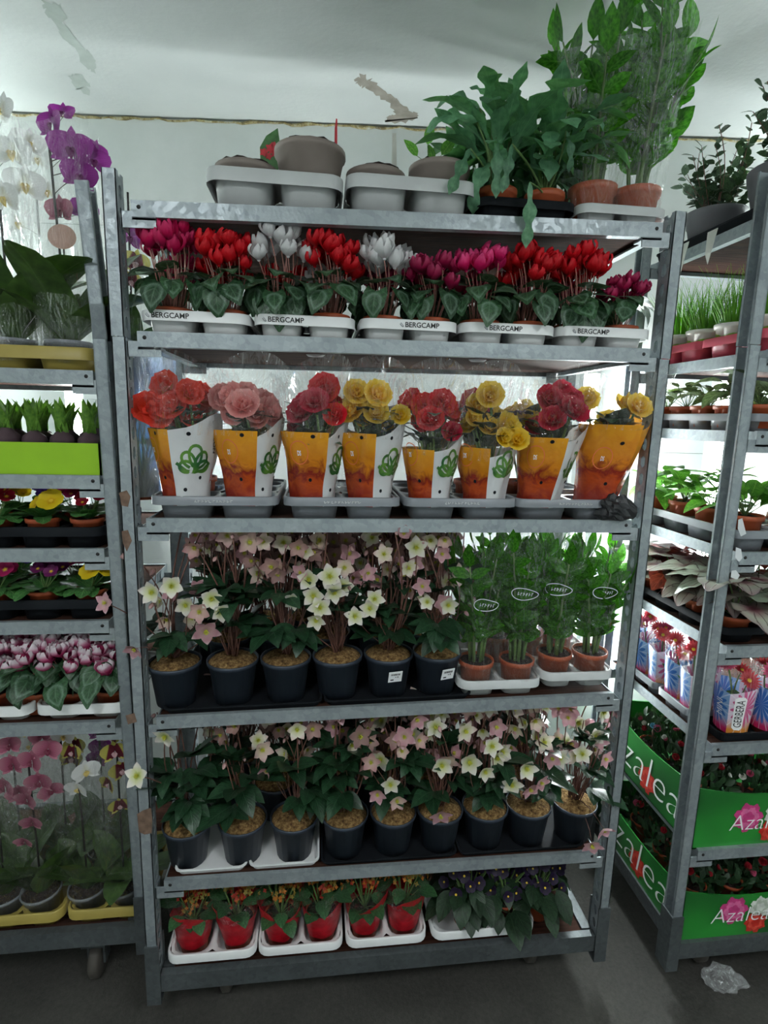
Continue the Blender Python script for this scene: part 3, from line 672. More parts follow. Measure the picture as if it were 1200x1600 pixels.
# gerbera, azalea, kalanchoe, viola
def ger_flower(m):
    b = petals(18, .5, lambda v: .13*min(1, .5+v)*max(.1, 1-v**6), .2, .3, .2, .06, 2, 3); b.join(petals(14, .34, lambda v: .13*min(1, .5+v)*max(.1, 1-v**6), .5, .3, .2, .05, 2, 3, .2)); b.lathe([(.1, .02), (.09, .08), (.001, .1)], 10, 1)
    return b.mesh('flower', [m, MATS['yellow_eye']])
F_GER = [ger_flower(petalmat('gerbera_coral', [(0, '#c8323c'), (1, '#e0525a')])), ger_flower(petalmat('gerbera_pink', [(0, '#c83264'), (1, '#e06a8c')]))]
AZ = dict(white=petalmat('azalea_white', [(0, '#d9dcc8'), (1, '#ecedea')]), pink=petalmat('azalea_pink', [(0, '#b83a5a'), (1, '#d9668a')]), red=petalmat('azalea_red', [(0, '#8e1524'), (1, '#b82a38')]), blue=petalmat('azalea_tinted_blue', [(0, '#4a9ac0'), (1, '#7ac4e0')]))
F_AZ = {k: rosette(m, 1, ((5, .5, .5, .6, 0), (4, .35, 1.0, .8, .05))) for k, m in AZ.items()}
def kal_cluster(cols_, seed):
    R = random.Random(seed); b = MB(); src = petals(4, .16, lambda v: .4*max(.1, math.sin(PI*min(1, v*.8+.1))), .1, .2, .2, .01, 2, 2)
    for i in range(16):
        d = V((R.gauss(0, .35), R.gauss(0, .35), R.uniform(.1, .45)))
        b.join(src, zdir(d, d+V((0, 0, .5)), R.random()*6, R.uniform(.8, 1.2)), mi=i % 2)
    return b.mesh('flower_cluster', cols_)
K1, K2, K3 = petalmat('kalanchoe_orange', [(0, '#c88a30'), (1, '#d0692c')]), petalmat('kalanchoe_red', [(0, '#a83020'), (1, '#c03428')]), petalmat('kalanchoe_yellow_bud', [(0, '#8a8a40'), (1, '#b8903c')])
F_KAL = [kal_cluster([K1, K3], 1), kal_cluster([K2, K1], 2), kal_cluster([K3, K1], 3)]
F_VIO = prim_flower(petalmat('dark_purple_viola', [(0, '#150b20'), (.5, '#20112f'), (1, '#2a1742')]))
M_BULB = mat('purple_brown_bulb_skin', '#4e3b42', .6, var=.35, scale=30, bump=.4)
BULB = MB().lathe([(.2, 0), (.75, .1), (1, .45), (.9, .85), (.55, 1.15), (.3, 1.4)], 12, cap0=True).mesh('bulb', M_BULB)

# ================================================================ whole plants
def soil_top(loc, h): return V(loc)+V((0, 0, h-.006))
def cyclamen(loc, col, seed, label, group=None, nf=12, nl=20, k=1.0, potk='terra_c', spread=.05, fh=.17, lean=(0, -.3)):
    R = random.Random(seed); loc = V(loc); t = thing('cyclamen', label, 'potted plant', loc, group)
    h = pot(potk, t, T(loc)); c = soil_top(loc, h)
    for i in range(nl):
        a = i*2.4+R.uniform(-.3, .3); q = (i+.5)/nl; rr = (.015+.06*q**.7)*k; zz_ = (.095-.055*q)*k+R.uniform(0, .014)
        o_ = V((math.cos(a), math.sin(a), 0)); p = c+o_*rr+V((0, 0, zz_)); d = o_*(.9-.35*q)+V((0, 0, .35-1.15*q))+rv3(R, .25)
        lf = ob('leaf', R.choice(L_CYC), t, ydir(p, d, V((0, 0, 1.0-.75*q))+o_*(.25+.8*q)+rv3(R, .2), R.uniform(.058, .078)*k))
        if i % 2 == 0: ob('petiole', S_PINK, lf, along(c+V((.3*(p-c).x, .3*(p-c).y, 0)), p))
    nf = int(nf*1.9)
    for i in range(nf):
        a = i*2.4; rr = spread*math.sqrt((i+.5)/nf)*k; hh = (fh-.012-R.uniform(0, .065)*(.4+.6*rr/max(.001, spread*k)))*k
        p = c+V((rr*math.cos(a)+lean[0]*.03, rr*math.sin(a)+lean[1]*.03, hh)); b0 = c+V((rr*.4*math.cos(a), rr*.4*math.sin(a), 0))
        fl = ob('flower', R.choice(F_CYC[col]), t, zdir(p, V((math.cos(a)*.25, math.sin(a)*.25-.1, 1))+rv3(R, .2), R.random()*6, R.uniform(.034, .044)*k))
        ob('stalk', S_PINK, fl, along(b0, p))
    return t

def hel_leaf(t, c, tip, R, size, n=5, fwd=None):
    pe = ob('leaf_stalk', S_RED, t, along(c, tip)); d0 = (tip-c); d0.z *= .15; d0 = d0.normalized() if d0.length > 1e-4 else V((0, -1, 0))
    for q in range(n):
        a = (q-(n-1)/2)*(2.5/n*1.25); d = Matrix.Rotation(a, 3, 'Z') @ d0; d = d+V((0, 0, R.uniform(-.35, .15)))
        ob('leaflet', R.choice(L_HEL), pe, ydir(tip, d, V((0, 0, 1))+d0*.35+rv3(R, .2), size*(1-.13*abs(q-(n-1)/2))*R.uniform(.9, 1.1)))
def hellebore(loc, seed, label, group=None, nf=12, nl=5, hmin=.16, hmax=.36, pal=('mix', 'cream', 'rose'), front=True, nb=4, extra=(), fs=(.028, .036), lz=(.05, .22), spread=.09, potk='hell'):
    R = random.Random(seed); loc = V(loc); t = thing('hellebore', label, 'potted plant', loc, group)
    h = pot(potk, t, T(loc)); c = soil_top(loc, h)+V((0, 0, .012))
    nf = int(nf*1.5); nl = nl+2
    for i in range(nl):
        a = -PI/2+(R.uniform(-1.9, 1.9) if front else R.uniform(-3, 3)); r = R.uniform(.02, .06)
        hel_leaf(t, c+rv3(R, .012), c+V((r*math.cos(a), r*math.sin(a), R.uniform(*lz))), R, R.uniform(.082, .112))
    for i in range(nf+nb):
        a = i*2.4+R.uniform(-.3, .3); r = spread*math.sqrt(R.uniform(.05, 1)); z = R.uniform(hmin, hmax)
        p = c+V((r*math.cos(a), r*math.sin(a)*.8-.01, z)); d = V((math.cos(a)*.55, math.sin(a)*.4-.75, R.uniform(-.25, .35)))+rv3(R, .25)
        st = ob('flower_stem', R.choice((S_RED, S_THICK)), t, along(c+rv3(R, .014)*1, p-d.normalized()*.004, R.random()*6))
        if i < nf:
            s = R.uniform(*fs); fl = ob('flower', R.choice(F_HEL[R.choice(pal)]), t, zdir(p, d, R.random()*6, s)); ob('stamens', C_HEL, fl, zdir(p, d, R.random(), s))
        else: ob('bud', B_HEL, t, zdir(p, V((d.x, d.y, -.5)), 0, R.uniform(.014, .02)))
    for (u, v, y, s, kd, d) in extra:
        p = aty(u, v, y); ob('flower_stem', S_RED, t, along(c, p, R.random()*6))
        fl = ob('flower', F_HEL[kd][R.randrange(2)], t, zdir(p, V(d), R.random()*6, s)); ob('stamens', C_HEL, fl, zdir(p, V(d), 0, s))
    return t

def zz_plant(loc, seed, label, group=None, nst=9, hgt=.34, spread=.09, potk='terra_l', ls=.06, sleeve=True, npair=7):
    R = random.Random(seed); loc = V(loc); t = thing('zamioculcas', label, 'potted plant', loc, group)
    h = pot(potk, t, T(loc)); c = soil_top(loc, h)
    for i in range(nst):
        a = i*2.4+R.uniform(-.3, .3); H = hgt*R.uniform(.7, 1.05); r = spread*math.sqrt((i+.7)/nst); b0 = c+V((.018*math.cos(a), .018*math.sin(a), 0))
        bow = lambda s: b0+V((r*math.cos(a)*s**1.5, r*math.sin(a)*s**1.5, H*s))
        pts = [bow(s/6)-b0 for s in range(7)]
        fo = ob('frond_stem', MB().tube(pts, lambda s: .005*(1-.6*s), 5).mesh('frond_stem', M_STEM), t, T(b0))
        tang = V((-math.sin(a), math.cos(a), 0))
        for q in range(npair):
            s = .22+.78*q/npair; p = bow(s); up = (bow(min(1, s+.05))-bow(s-.05)).normalized()
            for sx in (-1, 1):
                d = tang*sx*.9+up*.7+rv3(R, .35); out = V((math.cos(a), math.sin(a), 0))
                ob('leaflet', R.choice(L_ZZ), fo, ydir(p, d, -out+up*.4 if R.random() < .5 else out+up*.5, ls*R.uniform(.85, 1.1)*(1-.25*abs(s-.55))))
        ob('leaflet', L_ZZ[0], fo, ydir(bow(1), (bow(1)-bow(.9)), V((math.cos(a), math.sin(a), 0)), ls))
    return t, c

def sleeve_fn(c, rb, rt, h, ridge=None, seed=0, wr=.05, ell=1.0, squash=0, tilt=V((0, 0, 0))):
    """point on a conical wrapping: angle th, height s in 0..1"""
    c = V(c)
    def P(th, s, off=0):
        r = rb+(rt-rb)*s**1.15
        r *= 1+wr*noise.noise(V((math.cos(th)*2.2, math.sin(th)*2.2, s*3+seed*7.3)))
        if s < squash: r *= 1-.12*math.sin(PI*s/squash)*(.5+.5*math.sin(th*5+seed))
        if ridge is not None:
            for rd in (ridge, ridge+PI):
                dd = abs((th-rd+PI) % (2*PI)-PI); r *= 1+.16*max(0, 1-dd/.55)
        x = (r+off)*math.cos(th); y = (r+off)*math.sin(th)*ell
        return c+V((x, y, h*s))+tilt*s
    return P
def sleeve_mb(P, n, s0, s1, ns, a0=0, a1=2*PI, mi=0, top=None):
    closed = abs(a1-a0-2*PI) < 1e-6; m = n if closed else n+1; R_ = []; uv = []
    for i in range(ns+1):
        row = []
        for j in range(m):
            th = a0+(a1-a0)*j/n; e = top(th) if top else s1; s = s0+(e-s0)*i/ns
            row.append(tuple(P(th, s))); uv.append((j/n, i/ns))
        R_.append(row)
    return MB().rings(R_, mi, closed=closed, uvs=uv)
def wrap(t, P, me_name, m, c0, n=26, ns=10, s0=0, s1=1, top=None):
    return ob(me_name, sleeve_mb(P, n, s0, s1, ns, top=top).mesh(me_name, m), t)

def orchid(loc, seed, label, flowers, group=None, nleaf=5, stake=.45, sleeve=True, potk='clearp', srt=.10, sh=.5, ll=(.16, .24)):
    """flowers: list of (point, kind, size, facing)"""
    R = random.Random(seed); loc = V(loc); t = thing('orchid', label, 'potted plant', loc, group)
    h = pot(potk, t, T(loc)); c = soil_top(loc, h)
    for i in range(nleaf):
        a = -PI/2+(i-(nleaf-1)/2)*1.15+R.uniform(-.2, .2); d = V((math.cos(a)*.6, math.sin(a)*.35, R.uniform(.7, 1.3)))
        ob('leaf', R.choice(L_ORC), t, ydir(c+V((.01*math.cos(a), .01*math.sin(a), 0)), d, V((-math.cos(a), -math.sin(a), .6)), R.uniform(*ll)))
    tip = c+V((R.uniform(-.01, .01), R.uniform(-.01, .01), stake))
    ob('support_stake', MB().tube([(0, 0, 0), tuple(tip-c)], .003, 6).mesh('support_stake', M_STAKE), t, T(c))
    for p, kd, s, d in flowers:
        p = V(p); base = c.lerp(tip, max(.2, min(1, (p.z-c.z-.03)/stake)))
        s *= 1.35
        fl = ob('flower', OR[kd][0], t, zdir(p, V(d), R.uniform(-.3, .3)+PI*0, s)); ob('lip', OR[kd][1], fl, zdir(p, V(d), 0, s))
        ob('flower_stem', S_DARK, t, along(base, p-V(d).normalized()*.006, R.random()*6))
    if sleeve:
        P = sleeve_fn(loc+V((0, 0, .02)), .06, srt, sh, None, seed, .12)
        wrap(t, P, 'cellophane_sleeve', M_CLEAR2, loc, top=lambda th: 1-.1*abs(math.sin(th*1.5+seed)))
    return t
def on_surf(P, mb, th0, s0, kx, ky, off=.0012):
    """map a flat drawing (x right, y up) onto a wrapping"""
    mb.v = [tuple(P(th0+x*kx, s0+y*ky, off)) for x, y, _ in mb.v]; return mb
# ================================================================ main trolley, top shelf: bowls, ferns and zamioculcas
def put(i, u, v, y): x = px(u, v, y); return V((x, y, zs(i, x)))
M_BOWLD = mat('dark_bowl_inside', '#4a403a', .8)
def bowl(loc, label, rt, rb, h, seed, band=True, plant=0):
    R = random.Random(seed); t = thing('plant_bowl', label, 'plant pot', loc); b = MB()
    prof = [(rb*.5, 0), (rb, .002), (rb+(rt-rb)*.45, h*.5), (rb+(rt-rb)*.48+.003, h*.52), (rt-.005, h-.014), (rt, h-.012), (rt, h), (rt-.004, h), (rt-.008, h-.02)]
    b.lathe(prof, 28, 0, cap0=True); ob('bowl', b.mesh('bowl', M_BOWL), t, T(loc))
    s = MB(); rr = rt-.007
    s.lathe([(rr, h-.006), (rr*.95, h+.004), (rr*.8, h), (rr*.4, h+.002), (.002, h)], 28, 0, jit=lambda i, j: (R.uniform(-.004, .006) if i < 3 else R.uniform(-.003, .003)))
    ob('soil', s.mesh('soil', M_SOIL), t, T(loc))
    return t, V(loc)+V((0, 0, h))
# two pale grey bowl trays (two bowls each)
yb = .115
def grey_tray(u0, u1, v, label, n=2):
    xa, xb = px(u0, v, .02), px(u1, v, .02); w_ = xb-xa; xc = (xa+xb)/2; z = zs(0, xc)
    return tray('bowl_tray', label, M_LGREY, w_, .21, n, 1, .088, .03, w_/n*.43, w_/n*.34, (xc, .02+.105, z), rnd_=.035), xc, w_, z
t1, xc1, w1, z1 = grey_tray(318, 537, 295, 'pale grey plastic tray of two bowls at the end by the rust-stained post')
t2, xc2, w2, z2 = grey_tray(541, 748, 305, 'pale grey plastic tray of two bowls beside the blue star ferns')
hb = w1/4
bowl((xc1-hb+.004, yb+.02, z1+.024), 'low taupe bowl of bare soil sitting deep in its tray', .076, .05, .1, 1)
bowl((xc1+hb, yb-.004, z1+.03), 'tall taupe bowl heaped with soil standing proud of its tray', .085, .05, .135, 2)
bowl((xc2-w2/4, yb+.02, z2+.026), 'low taupe bowl between the tall soil bowl and the sprouting bowl', .074, .05, .1, 3)
bt, bc = bowl((xc2+w2/4, yb, z2+.026), 'taupe bowl with a small green sprout beside the ferns', .076, .05, .118, 4)
R = random.Random(5)
for u, v, du, s in ((652, 232, -.6, .05), (668, 214, .1, .05), (690, 230, .5, .055), (676, 240, -.2, .04)):
    b0 = bc+V((-.02, -.01, 0)); p = aty(u, v+12, .12); ob('sprout_stem', S_GREEN, bt, along(b0, p)); ob('leaf', L_DIEF[0], bt, ydir(p, V((du, -.2, .7)), V((0, -1, .4)), s))
# plant cards standing in the bowls
M_CARD = mat('plastic_plant_card', '#d8d8d0', .4); M_CARDR = mat('red_flower_print', '#c8303a', .5, var=.3, scale=60); M_CARDG = mat('green_leaf_print', '#4a7a44', .5, var=.3, scale=60)
def card(name, label, pts, y, m, th=.0008):
    P = [aty(u, v, y) for u, v in pts]; n = len(P); vs = [tuple(p) for p in P]+[(p.x, p.y+th, p.z) for p in P]
    return MB().add(vs, [tuple(range(n-1, -1, -1)), tuple(range(n, 2*n))]+[(i, (i+1) % n, n+(i+1) % n, n+i) for i in range(n)]).mesh(name, m, False)
k_ = thing('plant_card', 'plant card with red flower picture behind the tall soil bowl', 'plant label', aty(420, 250, .2))
ob('card', card('card', '', [(408, 275), (406, 230), (416, 212), (434, 200), (438, 228), (434, 275)], .2, M_CARDG), k_)
for u, v, r in ((412, 238, 7), (422, 232, 8), (430, 240, 7), (420, 244, 6), (428, 226, 5)):
    c_ = aty(u, v, .199); q = aty(u+r, v, .199); rr = q.x-c_.x
    ob('printed_flower', MB().add([(c_.x+rr*(.8+.2*math.cos(5*a))*math.cos(a), .1985, c_.z+rr*(.8+.2*math.cos(5*a))*math.sin(a)) for a in [2*PI*i/20 for i in range(20)]], [tuple(range(20))]).mesh('printed_flower', M_CARDR, False), k_)
tag(ob('plant_label_stick', card('stick', '', [(522, 255), (523, 200), (525, 185), (527, 186), (527, 255)], .17, M_CARDR)), 'narrow red and white plant label stick in the tall soil bowl', 'plant label')
tag(ob('plant_label_stick', card('stick', '', [(612, 262), (613, 208), (619, 208), (620, 262)], .17, M_CARD)), 'pale narrow plant label stick in the low middle bowl', 'plant label')

# blue star ferns in a black tray
xa, xb = px(748, 320, .02), px(904, 320, .02); xc = (xa+xb)/2; zt = zs(0, xc)
tray('fern_tray', 'black plastic tray holding the blue star ferns', M_BLACK, xb-xa, .26, 2, 2, .052, .02, .052, .042, (xc, .15, zt))
def fern(loc, seed, label, extra=(), n=42):
    R = random.Random(seed); t = thing('blue_star_fern', label, 'potted plant', loc, 'blue star ferns'); h = pot('terra', t, T(loc)); c = soil_top(loc, h)
    for i in range(n):
        a = i*2.4+R.uniform(-.4, .4); e = R.uniform(.35, 3.0); s = R.uniform(.13, .23); st = c+V((.03*math.cos(a), .03*math.sin(a), R.uniform(.03, .13)))
        d = V((math.cos(a), math.sin(a), e))
        if R.random() < .2: d.z = -.1
        lf = ob('leaf', R.choice(L_FERN), t, ydir(st, d, V((-math.cos(a)*.5, -math.sin(a)*.5, 1))+rv3(R, .3), s))
        ob('leaf_stalk', S_GREEN, lf, along(c, st))
    for (u0, v0, u1, v1, y0, y1, k, s) in extra:
        a, b = aty(u0, v0, y0), aty(u1, v1, y1); d = b-a
        lf = ob('leaf', L_FERN[k], t, ydir(a, d, V((0, -1, .3)), d.length*s)); ob('leaf_stalk', S_GREEN, lf, along(c, a))
cw = (xb-xa)/4
fern((xc-cw, .085, zt+.004), 1, 'blue star fern whose arching leaf curls over the sprouting bowl', extra=((745, 190, 690, 150, .05, .0, 2, 1.3), (750, 170, 705, 118, .08, .04, 2, 1.3), (770, 160, 748, 122, .1, .08, 1, 1.2), (735, 232, 706, 290, .02, -.03, 0, 1), (775, 215, 782, 300, .0, -.03, 0, 1)))
fern((xc+cw, .085, zt+.004), 2, 'blue star fern with one long leaf hanging over the shelf edge', extra=((828, 285, 830, 378, -.02, -.035, 0, 1.05), (885, 205, 905, 250, .0, -.03, 1, 1.1), (815, 170, 800, 110, .1, .1, 0, 1), (868, 200, 880, 140, .12, .1, 0, 1), (800, 225, 790, 292, .0, -.03, 0, 1)))
fern((xc-cw, .21, zt+.004), 3, 'blue star fern standing behind the others on the bowl side')
fern((xc+cw, .21, zt+.004), 4, 'blue star fern standing behind the others on the zamioculcas side', n=30)

# zamioculcas in cellophane at the end of the top shelf
xa, xb = px(906, 330, .02), px(1047, 335, .02); xc = (xa+xb)/2; zt = zs(0, xc)
tray('zamioculcas_tray', 'pale grey plastic tray under the tall zamioculcas plants', M_LGREY, xb-xa, .24, 2, 2, .048, .022, .05, .042, (xc, .14, zt), rnd_=.03)
cw = (xb-xa)/4
M_BADGE = mat('white_film_print', '#e4ecec', .5, var=.04)
def badge():
    b = MB(); stroke(b, [(math.cos(2*PI*i/24), .45*math.sin(2*PI*i/24)*(1-.3*math.cos(2*PI*i/24))) for i in range(24)], .05, closed=True)
    for q in range(6): stroke(b, [(-.55+q*.2, -.12), (-.5+q*.2, .14)], .03); stroke(b, [(-.55+q*.2, (q % 3-1)*.1), (-.42+q*.2, (q % 2)*.12)], .03)
    return b
def zz_wrapped(loc, seed, label, rt=.11, sh=.42, marks=(), **kw):
    t, c = zz_plant(loc, seed, label, **kw)
    P = sleeve_fn(V(loc)+V((0, 0, .035)), .058, rt, sh, None, seed, .12)
    fm = wrap(t, P, 'cellophane_sleeve', M_CLEAR, loc, 22, 8, top=lambda th: 1-.08*abs(math.sin(th*1.5+seed)))
    for th, s_ in marks: ob('printed_badge', on_surf(P, badge(), th, s_, .42, .085, .002).mesh('printed_badge', M_BADGE, False), fm)
    return t, c
zz_wrapped((xc-cw, .085, zt+.008), 11, 'wrapped zamioculcas with broad dark fronds between ferns and tallest frond', nst=9, hgt=.34, spread=.12, ls=.085, npair=6, sh=.36)
t, c = zz_wrapped((xc+cw, .085, zt+.008), 12, 'tallest wrapped zamioculcas reaching up to the ceiling', nst=6, hgt=.33, spread=.1, ls=.08, npair=6, sh=.46)
R = random.Random(77)
for (bu, bv, tu, tv, yy) in ((1018, 275, 1036, -25, .1), (1010, 275, 1000, 10, .13), (1030, 275, 1075, 60, .1)):
    a = V((c.x, c.y, c.z)); p = aty(tu, tv, yy); d = p-a; bow = lambda s: a+d*s+V((.02*math.sin(PI*s), 0, 0))
    fo = ob('frond_stem', MB().tube([bow(s/6)-a for s in range(7)], lambda s: .006*(1-.6*s), 6).mesh('frond_stem', M_STEM), t, T(a))
    for q in range(7):
        s = .25+.75*q/7
        for sx in (-1, 1): ob('leaflet', R.choice(L_ZZ), fo, ydir(bow(s), V((sx*.75, R.uniform(-.2, .3), .8)), V((0, -1, .25))+rv3(R, .35), .105*R.uniform(.85, 1.1)))
    ob('leaflet', L_ZZ[0], fo, ydir(bow(1), V((0, 0, 1)), V((0, -1, 0)), .1))
zz_wrapped((xc-cw, .2, zt+.008), 13, 'zamioculcas behind the broad dark fronds on the top shelf', nst=8, hgt=.36, spread=.1, ls=.085, npair=6, sh=.36)

# ================================================================ second shelf: cyclamens in white trays
trs = [(216, 390), (395, 556), (563, 718), (722, 872), (876, 1022)]
CELLS = []
names = ['first', 'second', 'third', 'fourth', 'fifth']
for i, (a, b) in enumerate(trs):
    v = 500+i*7; xa, xb = px(a, v, .012), px(b, v, .012); xc = (xa+xb)/2
    CELLS += [xc-(xb-xa)/4, xc+(xb-xa)/4]
    tx = (.016, .022, .095, .055, .03)[i]
    tray('cyclamen_tray', 'white cyclamen tray printed BERGCAMP, '+names[i]+' tray from the rust-stained post', M_WHITE, xb-xa, .38, 2, 3, .055, .024, .054, .046, (xc, .012+.19, zs(1, xc)), rnd_=.035, text=('BERGCAMP', .0165, -(xb-xa)/2+tx+.012, M_INK))
    # the small leaf mark before the name
    m = MB(); stroke(m, [(0, .008), (.004, .003), (.008, .001)], .0022); stroke(m, [(.002, .0105), (.006, .006), (.009, .002)], .0016); m.xf(Matrix.Rotation(PI/2, 4, 'X'))
    tro = [o for o in bpy.data.objects if o.name.startswith('cyclamen_tray')][-1]
    ob('printed_mark', m.mesh('printed_mark', M_MGREY, False), tro, T(xa+tx, .0112, zs(1, xc)+.055-.019))
cyc = [(258, 'magenta', 'magenta-pink cyclamen with a tall dense flower head beside the rust-stained post', 13, .185, 1), (350, 'red', 'red cyclamen between the magenta-pink one and the first white one', 13, .165, 1), (437, 'white', 'white cyclamen whose silver-marked leaf hangs over the BERGCAMP print', 8, .19, 1),
       (522, 'red', 'red cyclamen standing between the two white ones', 13, .17, 1), (600, 'white', 'white cyclamen between a red and a crimson one', 9, .175, 1), (680, 'crimson', 'crimson-purple cyclamen beside the hot pink one', 12, .15, .95),
       (757, 'pink', 'hot pink cyclamen with few upright flowers', 7, .18, 1), (832, 'red', 'red cyclamen beside the hot pink one in the white tray', 13, .165, 1), (905, 'red', 'tall red cyclamen with a round leaf drooping over its tray', 14, .175, 1), (980, 'crimson', 'small purple-red cyclamen at the end by the slotted post', 8, .14, .85)]
for i, (u, c_, lb, nf, fh, k) in enumerate(cyc):
    p = V((CELLS[i], .079, zs(1, CELLS[i]))); t = cyclamen(p+V((0, 0, .004)), c_, 20+i, lb, 'front cyclamens in the white trays', nf, 16, k, fh=fh, spread=.06)
    c0 = p+V((0, 0, .1))
    if i in (2, 8):
        R = random.Random(i)
        for q in range(3): ob('leaf', L_CYC[1], t, ydir(p+V((-.03+.03*q, -.05, .1-.012*(q % 2))), V((-.3+.3*q, -.5, -.9)), V((0, -1, .4)), .062+.012*(q == 1)))
for i, (u, c_) in enumerate([(300, 'magenta'), (395, 'red'), (475, 'red'), (560, 'white'), (640, 'crimson'), (720, 'crimson'), (795, 'crimson'), (870, 'crimson'), (945, 'crimson')]):
    x = (CELLS+CELLS)[i]; p = V((x, .202, zs(1, x))); cyclamen(p+V((0, 0, .004)), c_, 60+i, c_.replace('magenta', 'magenta-pink')+' cyclamen, %s from the rusty post in the row behind the front' % ORD[i], 'back-row %s cyclamens' % c_, 8, 8, .95, fh=.14)

# ================================================================ third shelf: begonias in printed sleeves
def k_orange():
    k = N('orange_flower_print'); u, v = k.uv(); f = k.noise(26, 4, rough=.6, dist=1.2)
    c = k.ramp(k.math('ADD', v, k.math('MULTIPLY', k.math('SUBTRACT', f, .5), .55)), [(.12, lin('#9a2a18')), (.34, lin('#c8531c')), (.46, lin('#8e2a22')), (.6, lin('#e08a1c')), (.95, lin('#f0a722'))])
    sh = k.bsdf(c, .25, 0, k.bump(k.noise(20, 3), .5, .01), .5); return k.done(k.translucent(sh, c, .3))
M_ORANGE = k_orange()
def k_emb():
    k = N('green_lotus_print'); f = k.noise(30, 2); c = k.ramp(f, [(.35, lin('#1f5a2c')), (.7, lin('#5f8f34'))]); return k.done(k.bsdf(c, .35, 0))
M_EMB = k_emb(); M_REDINK = mat('red_print_ink', '#c02a2a', .5); M_SALM = mat('salmon_print_ring', '#e8743a', .4)
def lotus():
    b = MB()
    for a, L in ((0, 1.25), (.75, 1.1), (-.75, 1.1), (1.45, 1.0), (-1.45, 1.0)):
        pts = []
        for i in range(21):
            q = i/20*2*PI; r = L*(.5-.5*math.cos(q)); w_ = .3*L*math.sin(q)*(1-.25*math.cos(q)); pts.append((-.0+r*math.sin(a)+w_*math.cos(a), -.65+r*math.cos(a)-w_*math.sin(a)))
        stroke(b, pts[:-1], .17, closed=True)
    stroke(b, [(-1.15, -.35), (-.6, -.8), (0, -.9), (.6, -.8), (1.1, -.4)], .17); return b
DOT = [(.16*math.cos(2*PI*i/10), .16*math.sin(2*PI*i/10), 0) for i in range(10)]
def begonia(loc, col, seed, label, ridge, group=None, nf=7, rt=.112, h=.335, extra=(), tilt=(0, 0), wtop=.53, otop=.55, xxl=False, all_orange=False, fz=(.23, .3), cover=True):
    R = random.Random(seed); loc = V(loc); t = thing('begonia', label, 'potted plant', loc, group)
    pot('terra', t, T(loc)); c = loc+V((0, 0, .08)); sb = loc+V((0, 0, .03)); tl = V((tilt[0], tilt[1], 0))
    for i in range(20):
        a = i*2.4; r = R.uniform(.01, .035); p = c+V((r*math.cos(a), r*math.sin(a), R.uniform(.1, .185)))+tl*.5; d = V((math.cos(a), math.sin(a), R.uniform(.4, 1.1)))
        lf = ob('leaf', R.choice(L_BEG), t, ydir(p, d, V((0, 0, 1))+V((math.cos(a), math.sin(a), 0))*.4, R.uniform(.06, .082))); ob('leaf_stalk', S_GREEN, lf, along(c+V((.2*(p-c).x, .2*(p-c).y, 0)), p))
    for i in range(nf):
        a = i*2.4+seed; r = .058*math.sqrt((i+.3)/nf); p = loc+V((r*math.cos(a), r*math.sin(a)-.012, R.uniform(*fz)))+tl*.9; d = V((math.cos(a)*.7, -.7+.3*math.sin(a), .55))+rv3(R, .2)
        fl = ob('flower', R.choice(F_BEG[col]), t, zdir(p, d, R.random()*6, R.uniform(.058, .078))); ob('stalk', S_GREEN, fl, along(c, p))
    for (u, v, y, s, kd) in extra:
        s *= 1.25; p = aty(u, v, y); fl = ob('flower', F_BEG[kd][0], t, zdir(p, V((R.uniform(-.3, .3), -1, .35)), R.random()*6, s)); ob('stalk', S_GREEN, fl, along(c, p))
    if not cover:
        P = sleeve_fn(sb, .056, rt*.9, h, ridge, seed, .08, tilt=tl); wrap(t, P, 'clear_sleeve', M_CLEAR, loc, 24, 8); return t
    P = sleeve_fn(sb, .056, rt, h, ridge, seed, .1, squash=.3, tilt=tl)
    ob('orange_printed_panel', sleeve_mb(P, 14, 0, otop, 8, ridge-PI, ridge).mesh('orange_printed_panel', M_ORANGE), t)
    wm = M_ORANGE if all_orange else M_WFILM
    wp = ob('white_printed_panel', sleeve_mb(P, 14, 0, wtop, 8, ridge, ridge+PI, top=lambda th: wtop+.12*math.sin((th-ridge)/PI*PI)-.02*math.sin(th*4)).mesh('white_printed_panel', wm), t)
    if not all_orange:
        e = on_surf(P, lotus(), ridge+.7, .36, .5, .13); ob('lotus_emblem', e.mesh('lotus_emblem', M_EMB, False), wp)
    op = [o for o in t.children if o.name.startswith('orange_printed')][0]
    tx = text_mb('DS', .5, offset=.01, align='CENTER'); ob('printed_emblem', on_surf(P, tx, ridge-.85, .38, .2, .1).mesh('printed_emblem', M_WINK, False), op)
    rg = MB(); stroke(rg, [(math.cos(2*PI*i/20), math.sin(2*PI*i/20)) for i in range(20)], .08, closed=True); ob('printed_ring', on_surf(P, rg, ridge-.85, .4, .3, .085).mesh('printed_ring', M_SALM, False), op)
    for th, s in ((ridge-.4, .52), (ridge-.5, .2), (ridge+.5, .52), (ridge+.95, .2), (ridge+.35, .12)):
        dm = MB().add(DOT, [tuple(range(10))]); ob('air_hole', on_surf(P, dm, th, s, .4, .09).mesh('air_hole', M_BLACK, False), wp if th > ridge else op)
    if xxl:
        m = text_mb('XXL', 1.0, offset=.02).xf(Matrix.Rotation(-PI/2, 4, 'Z')); ob('printed_size', on_surf(P, m, ridge+1.42, .26, .13, .055).mesh('printed_size', M_REDINK, False), wp)
        m = text_mb('CON', 1.0, offset=.03).xf(Matrix.Rotation(-PI/2, 4, 'Z')); ob('printed_word', on_surf(P, m, ridge+1.38, .5, .13, .055).mesh('printed_word', M_INK, False), wp)
    ob('clear_film', sleeve_mb(P, 28, min(otop, wtop)-.02, 1, 7, top=lambda th: 1+.09*math.cos(2*(th-ridge))).mesh('clear_film', M_CLEAR), t)
    return t
BCELLS = []
